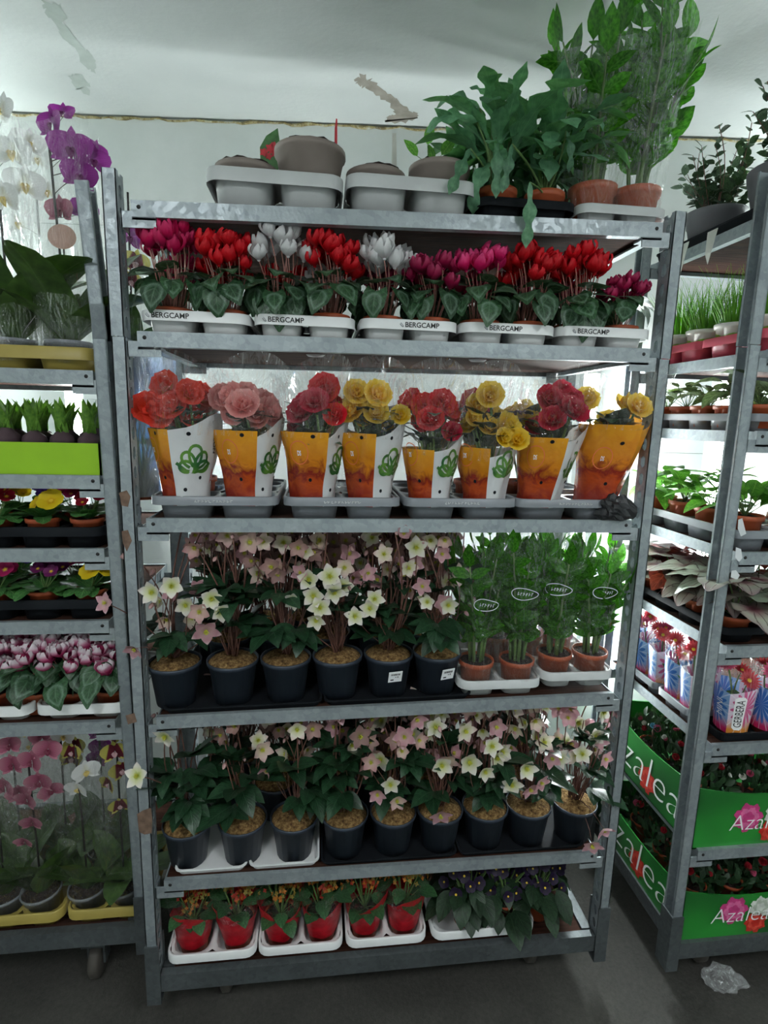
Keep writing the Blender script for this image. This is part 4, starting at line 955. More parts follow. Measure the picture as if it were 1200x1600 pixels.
tb = [(232, 434), (442, 627), (633, 810), (808, 990)]
for i, (a, b) in enumerate(tb):
    xa, xb = px(a, 790, .012), px(b, 790, .012); xc = (xa+xb)/2
    BCELLS += [xc-(xb-xa)/4, xc+(xb-xa)/4]
    t = tray('begonia_tray', 'grey begonia tray with embossed rim, %s from the rust-stained post' % names[i], M_MGREY, xb-xa, .40, 2, 3, .058, .022, .056, .047, (xc, .012+.2, zs(2, xc)), rnd_=.03, tilt=(0, 0, 0, 0)[i])
    m = MB()
    R = random.Random(i)
    for q in range(11): stroke(m, [(q*.0085, 0), (q*.0085+R.uniform(-.002, .003), .0055)], .0016); stroke(m, [(q*.0085, R.choice((0, .003, .005))), (q*.0085+.005, R.choice((0, .003, .005)))], .0014)
    ob('embossed_lettering', m.xf(Matrix.Rotation(PI/2, 4, 'X')).mesh('embossed_lettering', M_LGREY, False), t, T(xc-.045, .0112, zs(2, xc)+.058-.0145))
bgs = [(268, 'orange', 'orange-red begonia in a sleeve marked XXL beside the rust-stained post', -.42, dict(xxl=True, extra=((262, 605, .06, .055, 'orange'), (232, 640, .05, .06, 'orange'), (250, 650, .04, .055, 'orange')))),
       (383, 'pink', 'salmon-pink begonia in an orange and white printed sleeve', .22, dict(nf=9, extra=((350, 625, .06, .055, 'pink'), (372, 640, .04, .05, 'pink'), (385, 620, .06, .05, 'pink'), (405, 655, .05, .045, 'pink'), (362, 650, .04, .042, 'pink')))),
       (490, 'dark', 'crimson begonia leaning against the first yellow one', .38, dict(nf=5, extra=((508, 610, .06, .06, 'red'), (480, 632, .05, .045, 'dark'), (524, 650, .03, .045, 'red')))),
       (590, 'yellow', 'pale yellow begonia between the crimson one and a bright red one', .12, dict(nf=4, extra=((588, 618, .05, .055, 'yellow'), (556, 615, .06, .05, 'yellow'), (625, 650, .04, .04, 'yellow')))),
       (678, 'red', 'bright red begonia between the two yellow ones', .1, dict(nf=6, otop=.44, wtop=.42, extra=((690, 632, .05, .055, 'red'), (665, 638, .06, .055, 'red'), (706, 676, .03, .04, 'dark')))),
       (768, 'yellow', 'yellow begonia with flowers spilling over a low torn sleeve', .12, dict(nf=4, otop=.46, wtop=.38, extra=((765, 620, .05, .055, 'yellow'), (742, 635, .06, .045, 'yellow'), (785, 685, .0, .04, 'yellow'), (808, 688, .0, .045, 'yellow'), (738, 655, .05, .035, 'yellow')))),
       (862, 'dark', 'dark red begonia in a leaning sleeve beside the all-orange sleeve', .5, dict(nf=6, tilt=(.03, -.02), extra=((855, 625, .05, .055, 'dark'), (890, 628, .05, .05, 'dark'), (875, 615, .08, .05, 'dark')))),
       (940, 'yellow', 'yellow begonia in an all-orange sleeve beside the slotted post', .75, dict(nf=4, tilt=(.05, -.02), all_orange=True, otop=.66, wtop=.64, extra=((915, 625, .07, .05, 'yellow'),)))]
for i, (u, c_, lb, rd, kw) in enumerate(bgs):
    x = BCELLS[i]; p = V((x, .079, zs(2, x))); begonia(p+V((0, 0, .004)), c_, 100+i, lb, rd+math.atan2(CAM_LOC.y-p.y, CAM_LOC.x-p.x), 'sleeved begonias', **kw)
for i, (u, c_) in enumerate([(318, 'orange'), (425, 'dark'), (560, 'yellow'), (715, 'dark'), (830, 'yellow')]):
    x = BCELLS[(0, 2, 3, 5, 6)[i]]; p = V((x, .212, zs(2, x))); begonia(p+V((0, 0, .004)), c_, 130+i, {'orange': 'orange', 'dark': 'dark red', 'yellow': 'yellow'}[c_]+' begonia in a clear sleeve behind the %s printed sleeve from the rusty post' % ORD[(0, 2, 3, 5, 6)[i]], 0, 'back-row begonias', nf=5, cover=False)
# crumpled black bag on the begonia shelf
def crumple(name, c, r, seed, m, sc=(1, 1, 1), n=14, f=2.2, amp=.45):
    b = MB(); c = V(c); Rg = []
    for i in range(n+1):
        ph = PI*i/n; row = []
        for j in range(2*n):
            a = PI*j/n; d = V((math.sin(ph)*math.cos(a), math.sin(ph)*math.sin(a), math.cos(ph)))
            q = 1+amp*noise.noise(d*f+V((seed*3.1, 0, 0)))+amp*.5*abs(noise.noise(d*f*2.4+V((0, seed, 0))))
            row.append((d.x*r*q*sc[0], d.y*r*q*sc[1], max(-r*.62*sc[2], d.z*r*q*sc[2])))
        Rg.append(row)
    b.rings(Rg); return b.mesh(name, m, False)
M_BAG = mat('black_plastic_bag', '#1c1d20', .35, var=.3, bump=.4, bscale=20)
pb = put(2, 958, 805, .02); bag = crumple('plastic_bag', (0, 0, 0), .046, 3, M_BAG, (1.0, .55, .85))
tag(ob('plastic_bag', bag, None, T(pb.x+.0, .006, pb.z+.03)), 'crumpled black plastic bag stuffed beside the last begonia tray', 'bag')
M_BLUEBAG = film('blue_plastic_film', (.35, .6, 1.0), .2, .25, 18)
pb = put(2, 222, 690, .36)
b = sleeve_mb(sleeve_fn(pb+V((0, 0, .01)), .05, .1, .4, None, 9, .3), 20, 0, 1, 8).mesh('blue_sleeve', M_BLUEBAG)
tb_ = thing('wrapped_begonia', 'plant in blue plastic film behind the orange-red begonia', 'potted plant', pb); pot('terra', tb_, T(pb)); ob('blue_sleeve', b, tb_)
R = random.Random(2)
for i in range(8):
    p = pb+V((R.uniform(-.05, .05), R.uniform(-.04, .04), R.uniform(.15, .3))); lf = ob('leaf', L_BEG[0], tb_, ydir(p, V((R.uniform(-1, 1), -.6, .3)), V((0, -.5, 1)), .07)); ob('leaf_stalk', S_GREEN, lf, along(pb+V((0, 0, .07)), p))

# ================================================================ fourth shelf: hellebores and wrapped zamioculcas
def flat_tray(name, label, m, x0, x1, y0, y1, z, h=.018, group=None, tilt=0):
    w_, d_ = x1-x0, y1-y0; o1 = rrect(w_, d_, .02); up = lambda P, q: [(a, b_, q) for a, b_, _ in P]
    b = MB(); b.rings([up(rrect(w_-.02, d_-.02, .015), 0), up(rrect(w_-.006, d_-.006, .018), h-.003), up(o1, h-.004), up(o1, h), up(rrect(w_-.01, d_-.01, .018), h), up(rrect(w_-.022, d_-.022, .015), .003)], cap0=True, cap1=True)
    M = T((x0+x1)/2, (y0+y1)/2, z) @ Matrix.Rotation(tilt, 4, 'Y'); return tag(ob(name, b.mesh(name, m, False), None, M), label, 'tray', group)
sl3, sl4 = -math.atan((SH[3][1]-SH[3][0])/1.24), -math.atan((SH[4][1]-SH[4][0])/1.24)
x_ = [-.61, -.195, .215]
for i in range(2): flat_tray('hellebore_tray', 'shallow black tray under the hellebores below the begonias, %s' % ('at the rust-stained post' if i == 0 else 'beside the wrapped zamioculcas'), M_BLACK, x_[i]+.002, x_[i+1]-.002, .014, .54, zs(3, (x_[i]+x_[i+1])/2)+.001, tilt=sl3)
def barcode(t, M):
    lb = ob('price_label', MB().box(-.019, -.0012, -.017, .019, 0, .017).mesh('price_label', M_LABEL, False), t, M); b = MB(); R = random.Random(3)
    x = -.013
    while x < .013: q = R.uniform(.0006, .0018); b.box(x, -.0016, .005, x+q, -.0013, .011); x += q+R.uniform(.0006, .0014)
    b.box(-.013, -.0016, -.0115, -.004, -.0013, -.0075); b.box(.0, -.0016, -.002, .003, -.0013, 0); b.box(.006, -.0016, -.003, .0085, -.0013, .001)
    ob('printed_barcode', b.mesh('printed_barcode', M_INK, False), lb, M)
h4 = [275, 365, 447, 527, 606, 681]
d4 = ['one big pink flower facing out', 'mostly dark leaves and few flowers', 'with dusky flowers above dark leaves', 'with the fullest cluster of cream flowers', 'price label and drooping leaves', 'price label, beside the zamioculcas']
ex4 = {0: ((165, 942, -.04, .028, 'rose', (-.5, -1, .3)), (211, 1013, -.04, .03, 'rose', (-.3, -.9, -.5)), (238, 925, .0, .034, 'cream', (-.3, -1, .1)), (268, 915, .0, .034, 'cream', (.2, -1, .1)), (290, 945, -.01, .03, 'cream', (.1, -1, 0)), (322, 985, -.04, .038, 'rose', (.2, -1, -.35)), (330, 935, -.01, .034, 'cream', (.3, -1, .1)), (345, 955, -.01, .03, 'cream', (.4, -1, -.1)), (312, 955, -.02, .032, 'mix', (0, -1, 0))),
       3: ((483, 905, .01, .034, 'cream', (-.2, -1, .1)), (515, 900, .01, .036, 'cream', (.1, -1, .2)), (490, 930, -.01, .034, 'cream', (-.1, -1, 0)), (522, 925, -.01, .032, 'cream', (.2, -1, 0)), (500, 948, -.02, .034, 'cream', (0, -1, -.1)), (494, 968, -.02, .03, 'cream', (-.1, -1, -.3)), (460, 938, .0, .028, 'cream', (-.5, -1, 0)), (535, 915, .02, .032, 'cream', (.3, -1, .2)), (470, 895, .02, .028, 'rose', (-.4, -1, .3))),
       4: ((578, 950, -.02, .03, 'cream', (-.3, -1, 0)), (585, 935, -.01, .03, 'cream', (.1, -1, .1)), (555, 962, -.02, .03, 'cream', (-.2, -1, 0)), (650, 855, .03, .034, 'cream', (0, -1, .1))),
       5: ((700, 945, -.02, .03, 'cream', (0, -1, 0)), (668, 940, .0, .026, 'cream', (-.4, -1, .1)), (660, 915, .0, .028, 'rose', (-.2, -1, 0)))}
for i, u in enumerate(h4):
    p = put(3, u, 1075-i*4, .084)+V((0, 0, .0065))
    t = hellebore(p, 200+i, '%s hellebore from the rusty post below the begonias, %s' % (ORD[i], d4[i]), 'front hellebores under the begonias', nf=(5, 4, 9, 4, 9, 12)[i], nl=(4, 9, 6, 5, 6, 4)[i], hmin=(.12, .26, .2, .2, .18, .12)[i], hmax=.36, pal=('mix', 'mix', 'rose') if i != 2 else ('mix', 'dusk'), extra=ex4.get(i, ()), nb=5)
    if i >= 4:
        a = -PI/2+(.18 if i == 4 else .3); n_ = V((math.cos(a), math.sin(a), -.28)).normalized(); rr = .0635
        q = p+V((math.cos(a)*rr, math.sin(a)*rr, .07)); xx = V((-math.sin(a), math.cos(a), 0)); barcode(t, cols(q, xx, -n_, -n_.cross(xx)*-1 if False else xx.cross(-n_)))
R = random.Random(8)
for r_, y in ((0, .25), (1, .40)):
    for i in range(5+r_):
        x = -.54+.145*i+.07*(1-r_)
        hellebore((x, y, zs(3, x)+.0065), 230+i+10*r_, '%s hellebore from the rusty post in the %s row below the begonias' % (ORD[i], ('middle', 'rear')[r_]), 'back hellebores under the begonias', nf=18, nl=2+(1-r_), hmin=.2, hmax=.38, pal=('dusk', 'mix', 'dusk'), front=False, nb=4)
# green leaf hanging over the post
tg = [(718, 848, 1075, .0), (848, 962, 1058, .0)]
zt_ = []
for i, (a, b, v, _) in enumerate(tg):
    xa, xb = px(a, v, .012), px(b, v, .012); xc = (xa+xb)/2; z = zs(3, xc)+(.004 if i == 0 else .018)
    tray('zamioculcas_tray', 'pale grey tray of wrapped zamioculcas, %s' % ('beside the price-labelled hellebore' if i == 0 else 'against the slotted post'), M_LGREY, xb-xa, .34, 2, 3, .05, .024, .054 if i == 0 else .048, .044 if i == 0 else .04, (xc, .012+.17, z), rnd_=.032); zt_.append((xc, (xb-xa)/4, z))
lab = ['wrapped zamioculcas next to the price-labelled hellebore', 'wrapped zamioculcas, second from the price-labelled hellebore', 'tilted wrapped zamioculcas, third from the price-labelled hellebore', 'wrapped zamioculcas against the slotted post, lit from behind']
M_TAG = mat('white_sleeve_sticker', '#e8ecec', .5)
for q in range(4):
    xc, c4, z = zt_[q//2]; x = xc+c4*(-1 if q % 2 == 0 else 1)
    zz_wrapped((x, .0685, z+.01), 300+q, lab[q], nst=9, hgt=.315, spread=.08, ls=.068, npair=8, rt=.1, sh=.42, potk='terra', marks=((-PI/2-.35+(.3, .1, -.1, .2)[q], (.55, .62, .6, .58)[q]),))
for q in range(3):
    x = .34+.1*q; zz_wrapped((x, .22+.0*q, zs(3, x)+.024), 310+q, 'wrapped zamioculcas in the row behind the front four, %s' % ('next to the hellebores', 'in the middle', 'by the slotted post')[q], nst=7, hgt=.31, spread=.08, ls=.068, npair=7, rt=.1, sh=.42, potk='terra', group='back zamioculcas')

# ================================================================ fifth shelf: hellebores
x_ = [-.60, -.2, .2, .59]
for i in range(3):
    if i == 0:
        for q in range(2): flat_tray('white_tray', 'white tray peeping out under the pots below, %s' % ('at the rust-stained post' if q == 0 else 'beside the black trays'), M_WHITE, -.6+.2*q+.002, -.4+.2*q-.002, .016, .53, zs(4, -.4)+.001, .02)
    else: flat_tray('hellebore_tray', 'shallow black tray under the lower hellebores, %s' % ('in the middle' if i == 1 else 'by the slotted post'), M_BLACK, x_[i]+.002, x_[i+1]-.002, .014, .54, zs(4, .2)+.001)
h5 = [295, 380, 460, 538, 613, 685, 755, 822, 893]
d5 = ['mostly dark leaves', 'with bare reddish stems showing', 'with closed pink buds', 'with broad dark leaves in front', 'with many small cream flowers', 'with one pink flower hanging low', 'with open cream flowers on top', 'with white flowers reaching out', 'flowers trailing over slotted post']
ex5 = {0: ((215, 1212, -.06, .034, 'cream', (-.3, -.8, .4)), (258, 1150, .0, .034, 'cream', (-.3, -1, -.4))), 4: ((610, 1225, .0, .03, 'cream', (0, -1, 0)), (590, 1240, .0, .03, 'rose', (-.2, -1, -.1)), (620, 1250, -.01, .03, 'mix', (.1, -1, -.1)), (580, 1190, .02, .03, 'mix', (-.2, -1, .1))),
       5: ((688, 1273, -.03, .036, 'rose', (0, -1, -.4)), (690, 1195, .0, .036, 'cream', (0, -1, .1)), (632, 1150, .02, .036, 'rose', (-.2, -1, .2)), (680, 1135, .03, .034, 'cream', (.1, -1, .1))), 6: ((733, 1190, -.01, .038, 'cream', (0, -1, .1)), (768, 1165, .0, .034, 'cream', (.2, -1, .1)), (758, 1205, -.01, .03, 'cream', (.1, -1, -.1)), (775, 1135, .02, .034, 'rose', (0, -1, .2))),
       7: ((822, 1200, -.03, .036, 'cream', (.1, -1, .05)), (800, 1225, -.03, .034, 'cream', (-.2, -1, -.1)), (828, 1232, -.04, .034, 'rose', (.3, -1, -.4)), (845, 1222, -.04, .03, 'rose', (.4, -1, -.2))), 8: ((943, 1295, -.08, .034, 'rose', (.2, -.8, -.5)), (925, 1320, -.08, .034, 'rose', (-.2, -1, -.4)), (935, 1155, .02, .034, 'rose', (.3, -1, .2)), (900, 1180, .04, .034, 'mix', (0, -1, .1)), (945, 1185, .0, .03, 'rose', (.4, -1, .0)))}
for i, u in enumerate(h5):
    p = put(4, u, 1325-i*4, .082)+V((0, 0, .006))
    hellebore(p, 400+i, '%s hellebore from the rusty post, lower hellebore shelf, %s' % (ORD[i], d5[i]), 'front hellebores on the lower shelf', nf=(2, 4, 5, 8, 10, 10, 10, 8, 10)[i], nl=(8, 4, 4, 8, 4, 4, 4, 4, 4)[i], hmin=(.3, .2, .15, .2, .15, .15, .17, .15, .15)[i], hmax=.35, pal=('mix', 'cream', 'rose') if i > 3 else ('mix', 'rose', 'dusk'), extra=ex5.get(i, ()), nb=5)
for r_, y in ((0, .25), (1, .40)):
    for i in range(7):
        x = -.5+.16*i+.05*r_
        hellebore((x, y, zs(4, x)+.006), 430+i+10*r_, '%s hellebore from the rusty post in the %s row, lower hellebore shelf' % (ORD[i], ('middle', 'rear')[r_]), 'back hellebores on the lower shelf', nf=14, nl=3, hmin=.18, hmax=.36, pal=('mix', 'rose', 'dusk'), front=False, nb=3)

# ================================================================ base: kalanchoes in red sleeves, dark violas
M_REDS = None
def k_red():
    k = N('red_printed_sleeve'); u, v = k.uv(); f = k.noise(40, 3); c = k.ramp(f, [(.35, lin('#a81320')), (.7, lin('#cf2030'))]); sh = k.bsdf(c, .3, 0, k.bump(k.noise(22, 3), .4, .01), .5); return k.done(k.translucent(sh, c, .25))
M_REDS = k_red()
def kalanchoe(loc, seed, label, rt=.088):
    R = random.Random(seed); t = thing('kalanchoe', label, 'potted plant', loc, 'kalanchoes in red sleeves'); loc = V(loc); h = pot('red', t, T(loc)); c = soil_top(loc, h)
    for i in range(12):
        a = i*2.4; r = R.uniform(.02, .05); p = c+V((r*math.cos(a), r*math.sin(a), R.uniform(.02, .09))); lf = ob('leaf', R.choice(L_KAL), t, ydir(p, V((math.cos(a), math.sin(a), R.uniform(-.1, .7))), V((0, 0, 1))+V((math.cos(a), math.sin(a), 0))*.5, R.uniform(.045, .065))); ob('leaf_stalk', S_GREEN, lf, along(c, p))
    for i in range(7):
        a = i*2.4; r = .05*math.sqrt((i+.2)/7); p = c+V((r*math.cos(a), r*math.sin(a), R.uniform(.09, .14))); fl = ob('flower_cluster', R.choice(F_KAL), t, zdir(p, V((math.cos(a)*.5, math.sin(a)*.5-.3, 1)), R.random()*6, R.uniform(.032, .042))); ob('stalk', S_GREEN, fl, along(c, p))
    P = sleeve_fn(loc+V((0, 0, .03)), .045, rt, .2, None, seed, .1)
    ob('red_sleeve', sleeve_mb(P, 24, 0, .5, 6, top=lambda th: .54+.12*math.cos(th*2+seed)).mesh('red_sleeve', M_REDS), t)
    ob('clear_film', sleeve_mb(P, 24, .42, 1, 5, top=lambda th: .92+.1*math.cos(th*2+seed)).mesh('clear_film', M_CLEAR), t)
tk = [(258, 400, 1490), (402, 536, 1475), (541, 668, 1462), (677, 838, 1450)]
kn = ['beside the rust-stained post', 'second from the rust-stained post', 'beside the dark violas', 'under the dark violas']
for i, (a, b, v) in enumerate(tk):
    xa, xb = px(a, v, .016), px(b, v, .016); xc = (xa+xb)/2; w_ = xb-xa
    tray('white_tray', 'white plastic tray %s on the trolley base' % kn[i], M_WHITE, w_, .30, 2, 2, .05, .026, w_/4*.82, .04, (xc, .016+.15, BASE-.0075), rnd_=.03)
    if i < 3:
        for q in range(2):
            x = xc+(q-.5)*w_/2*1.0; kalanchoe((x, .092, BASE-.0045), 500+i*2+q, ['kalanchoe in a red sleeve at the foot of the rust-stained post', 'low-cut red sleeved kalanchoe, second from the rust-stained post', 'kalanchoe with dark leaves bulging from its red sleeve, third from the rust-stained post', 'kalanchoe in a tall red sleeve, fourth from the rust-stained post', 'kalanchoe in a red sleeve, fifth from the rust-stained post', 'kalanchoe in a red and clear sleeve beside the dark violas'][i*2+q])
            kalanchoe((x, .24, BASE-.0045), 520+i*2+q, 'kalanchoe in a red sleeve, %s from the rusty post in the back row' % ORD[i*2+q])
def viola(loc, seed, label, group=None):
    R = random.Random(seed); loc = V(loc); t = thing('dark_viola', label, 'potted plant', loc, group); h = pot('terra_s', t, T(loc)); c = soil_top(loc, h)
    for i in range(24):
        a = i*2.4; r = R.uniform(.03, .08); p = c+V((r*math.cos(a), r*math.sin(a), R.uniform(0, .09))); lf = ob('leaf', R.choice(L_DARK), t, ydir(p, V((math.cos(a), math.sin(a)-.3, R.uniform(-.8, .3))), V((0, 0, 1))+V((math.cos(a), math.sin(a), 0))*.5, R.uniform(.065, .1))); ob('leaf_stalk', S_GREEN, lf, along(c, p))
    for i in range(22):
        a = i*2.4; r = .08*math.sqrt((i+.2)/22); p = c+V((r*math.cos(a), r*math.sin(a), R.uniform(.06, .17))); fl = ob('flower', F_VIO, t, zdir(p, V((math.cos(a)*.5, math.sin(a)*.3-.8, .6)), R.random()*6, R.uniform(.03, .04))); ob('stalk', S_GREEN, fl, along(c, p))
for i, x in enumerate((.255, .375, .49)):
    for r_, y in enumerate((.1, .24)): viola((x, y, BASE-.0045), 560+i+5*r_, 'dark purple viola with drooping leaves, %s' % (('beside the kalanchoes', 'in the middle of the dark clump', 'by the slotted post')[i] if r_ == 0 else ('in the row behind, beside the kalanchoes', 'in the middle of the row behind', 'in the row behind, by the slotted post')[i]), 'dark violas on the trolley base')

# ---------------------------------------------------------------- rust on the trolley post
M_RUST = mat('brown_rust', '#6f594a', .85, var=.35, scale=60)
trol = bpy.data.objects['plant_trolley']
for pts in ([(214, 1272), (224, 1266), (236, 1262), (238, 1280), (237, 1302), (226, 1304), (217, 1300)], [(186, 770), (198, 766), (204, 776), (200, 792), (190, 790)], [(190, 830), (200, 828), (206, 845), (198, 862), (192, 848)], [(196, 1118), (210, 1114), (214, 1128), (200, 1132)]):
    P = [aty(u, v, -.0008) for u, v in pts]; ob('rust_patch', MB().add([tuple(p) for p in P], [tuple(range(len(P)-1, -1, -1))]).mesh('rust_patch', M_RUST, False), trol)
# ================================================================ orchid trolley (beside the rust-stained post)
def lput(i, u, v, y): p = aty(u, v, y); return V((p.x, y, (LSH[i] if i < 5 else LBASE)-.005))
def ltray(name, label, m, u0, u1, v, i, d=.3, nx=2, ny=2, H=.05, rim=.022, hole=.05, cup=.042, y0=None):
    y0 = y0 or LY+.014; xa, xb = px(u0, v, y0), px(u1, v, y0); xc = (xa+xb)/2
    return tray(name, label, m, xb-xa, d, nx, ny, H, rim, min(hole, (xb-xa)/nx*.46), cup, (xc, y0+d/2, (LSH[i] if i < 5 else LBASE)-.0055), rnd_=.03), xc, xb-xa
# --- top shelf: orchids
_, xo, wo = ltray('orchid_tray', 'olive-yellow tray of tall white and purple orchids', M_OLIVE, -62, 142, 560, 0, hole=.057, cup=.047, H=.06, rim=.03)
OY = LY+.09
def OF(L, y0=OY-.03): return [(aty(u, v, y0+dy), k, s, d) for (u, v, dy, k, s, d) in L]
orchid(lput(0, 108, 540, OY)+V((0, 0, .004)), 1, 'purple orchid in cellophane towering beside the rust-stained post', OF([(82, 195, .02, 'purple', .052, (-.5, -1, .1)), (112, 235, -.01, 'purple', .068, (.1, -1, .1)), (146, 252, 0, 'purple', .05, (.6, -1, 0)), (125, 275, -.02, 'purple', .055, (.2, -1, -.2)), (98, 178, .03, 'purple', .04, (.1, -1, .5)), (150, 236, .02, 'purple', .036, (.8, -.6, .2)), (96, 330, .05, 'pink', .05, (-.2, -1, 0)), (132, 330, .06, 'purple', .045, (.3, -1, 0))]), sh=.56, srt=.115, ll=(.24, .32))
orchid(lput(0, 20, 540, OY)+V((0, 0, .004)), 2, 'white orchid in cellophane with large round flowers', OF([(2, 175, .02, 'white', .06, (-.3, -1, .2)), (20, 240, 0, 'white', .062, (.1, -1, .1)), (40, 290, -.01, 'white', .06, (.3, -1, -.1)), (8, 310, -.02, 'white', .058, (-.2, -1, -.2)), (45, 225, .03, 'white', .05, (.5, -1, .2))]), sh=.58, srt=.115, ll=(.26, .34))
orchid(lput(0, 205, 500, OY+.25)+V((0, 0, .004)), 3, 'yellow and purple orchid seen between the two trolley posts', OF([(204, 372, .28, 'purple', .055, (.2, -1, .1)), (212, 412, .28, 'yellow', .055, (.2, -1, 0)), (206, 440, .27, 'yellow', .045, (0, -1, -.2))]), sh=.5)
orchid(lput(0, 70, 500, OY+.16)+V((0, 0, .004)), 4, 'white orchid behind the purple one', OF([(60, 250, .2, 'white', .05, (.1, -1, .1)), (75, 300, .2, 'white', .05, (.1, -1, .1)), (30, 350, .2, 'white', .05, (.1, -1, .1))]), sh=.52)
M_TAGP = mat('pale_pink_round_tag', '#b58f80', .6)
p = aty(97, 370, OY-.05); tg_ = MB().lathe([(.032, 0), (.032, .001)], 22, cap0=True, cap1=True).xf(Matrix.Rotation(PI/2, 4, 'X') @ Matrix.Diagonal((1, .86, 1, 1)))
tgt = thing('plant_tag', 'pale pink round tag on the purple orchid stem', 'plant label', p); ob('tag_disc', tg_.mesh('tag_disc', M_TAGP, False), tgt, T(p)); ob('tag_stick', MB().tube([(0, .004, -.16), (0, .004, .02)], .002, 5).mesh('tag_stick', M_STAKE), tgt, T(p))
# --- hyacinth bulbs in a lime green box
M_LIME = mat('lime_green_cardboard', '#8fbf10', .55, var=.05)
def open_box(name, label, m, x0, x1, y0, y1, z, h, th=.004, dip=0, cat='box'):
    t = thing(name, label, cat, ((x0+x1)/2, (y0+y1)/2, z)); ob('box_bottom', MB().box(x0, y0, z, x1, y1, z+th).mesh('box_bottom', m, False), t)
    def side(nm, a, b):
        n = 10; d = (b-a); nrm = V((-d.y, d.x, 0)).normalized()*th; lo, hi = [], []
        for i in range(n+1):
            q = a.lerp(b, i/n); hh = h-dip*math.sin(PI*i/n); lo.append(V((q.x, q.y, z))); hi.append(V((q.x, q.y, z+hh)))
        mb = MB()
        mb.rings([[tuple(p) for p in lo], [tuple(p) for p in hi], [tuple(p+nrm) for p in hi], [tuple(p+nrm) for p in lo]], closed=False)
        mb.add([tuple(lo[0]), tuple(hi[0]), tuple(hi[0]+nrm), tuple(lo[0]+nrm), tuple(lo[-1]), tuple(hi[-1]), tuple(hi[-1]+nrm), tuple(lo[-1]+nrm)], [(0, 1, 2, 3), (4, 7, 6, 5)])
        return ob(nm, mb.mesh(nm, m, False), t)
    A, B, C_, D_ = V((x0, y0, 0)), V((x1, y0, 0)), V((x1, y1, 0)), V((x0, y1, 0))
    f = side('box_front', A, B); side('box_side', B, C_); side('box_back', C_, D_); l = side('box_side', D_, A); return t, f, l
yb0 = LY+.02; xb1 = px(157, 715, yb0); zb = LSH[1]-.005
hb_ = aty(100, 692, yb0).z-zb
open_box('bulb_box', 'lime green cardboard box of hyacinth bulbs', M_LIME, xb1-.42, xb1, yb0, yb0+.3, zb, hb_)
ob_soil = MB().box(xb1-.41, yb0+.008, zb+.03, xb1-.008, yb0+.29, zb+hb_-.012)
bx = [o for o in bpy.data.objects if o.name == 'bulb_box'][0]; ob('soil_bed', ob_soil.mesh('soil_bed', M_SOIL, False), bx)
R = random.Random(31)
for r_ in range(3):
    for i in range(6):
        x = xb1-.04-.066*i-.02*(r_ % 2); y = yb0+.045+.085*r_; z = zb+hb_-.012; s = R.uniform(.028, .033)
        where = 'at the front of the lime green box' if r_ == 0 else 'behind the front bulbs in the lime green box'
        t = thing('hyacinth_bulb', 'sprouting hyacinth bulb, %s from the post in the %s row of the lime green box' % (ORD[i], ('front', 'middle', 'rear')[r_]), 'bulb', (x, y, z), 'hyacinth bulbs, '+('front row' if r_ == 0 else 'back rows'))
        ob('bulb', BULB, t, zdir((x, y, z), V((0, 0, 1))+rv3(R, .12), R.random()*6, s))
        for q in range(10): a = q*2.4; ob('shoot', R.choice(L_HYA), t, ydir(V((x+.006*math.cos(a), y+.006*math.sin(a), z+s*1.15)), V((math.cos(a)*.28, math.sin(a)*.28, 1)), V((-math.cos(a), -math.sin(a), .2)), R.uniform(.06, .095)))
# --- primroses
def primrose(loc, seed, label, col, group, nf=5, extra=(), nl=13):
    R = random.Random(seed); loc = V(loc); t = thing('primrose', label, 'potted plant', loc, group); h = pot('terra_s', t, T(loc)); c = soil_top(loc, h)
    for i in range(nl):
        a = i*2.4; ob('leaf', R.choice(L_PRIM), t, ydir(c+V((.01*math.cos(a), .01*math.sin(a), .004)), V((math.cos(a), math.sin(a), R.uniform(.35, 1.0))), V((-math.cos(a)*.4, -math.sin(a)*.4, 1)), R.uniform(.06, .085)))
    for i in range(nf):
        a = i*2.4; r = R.uniform(.008, .035); p = c+V((r*math.cos(a), r*math.sin(a), R.uniform(.05, .07))); fl = ob('flower', PRM[col], t, zdir(p, V((math.cos(a)*.3, -.6, .8)), R.random()*6, R.uniform(.03, .042))); ob('stalk', S_GREEN, fl, along(c, p))
    for (u, v, y, s, d) in extra:
        p = aty(u, v, y); fl = ob('flower', PRM[col], t, zdir(p, V(d), R.random()*6, s)); ob('stalk', S_GREEN, fl, along(c, p))
PX = {}
for lv, v0, nm in ((2, 835, 'under the bulb box'), (3, 945, 'above the picotee cyclamens')):
    _, xq, wq = ltray('primrose_tray', 'black primrose tray '+nm+', at the trolley post', M_BLACK, -60, 160+6*(lv-2), v0, lv, H=.058, rim=.024, nx=3, ny=3, hole=.046, cup=.036, d=.34); PX[lv] = [xq-wq/3, xq, xq+wq/3]
PY = LY+.071
cfg = [(2, 18, 'red', 'red primrose', 2, ((8, 765, PY, .035, (-.3, -.7, .7)),)), (2, 80, 'yellow', 'yellow primrose', 1, ((80, 783, PY-.05, .062, (0, -.7, .7)), (56, 788, PY-.03, .04, (-.6, -.6, .5)))), (2, 142, 'red', 'crimson primrose', 3, ((155, 772, PY-.02, .042, (.3, -.8, .6)),)),
       (3, 22, 'magenta', 'magenta primrose', 3, ((8, 890, PY-.03, .045, (0, -.7, .7)),)), (3, 88, 'purple', 'purple cream-eyed primrose', 4, ((80, 893, PY-.04, .035, (0, -.7, .7)), (98, 886, PY, .035, (0, -.6, .8)))), (3, 150, 'yellow', 'yellow primrose', 1, ((142, 892, PY-.05, .055, (-.2, -.7, .7)), (168, 888, PY-.04, .05, (.3, -.7, .7))))]
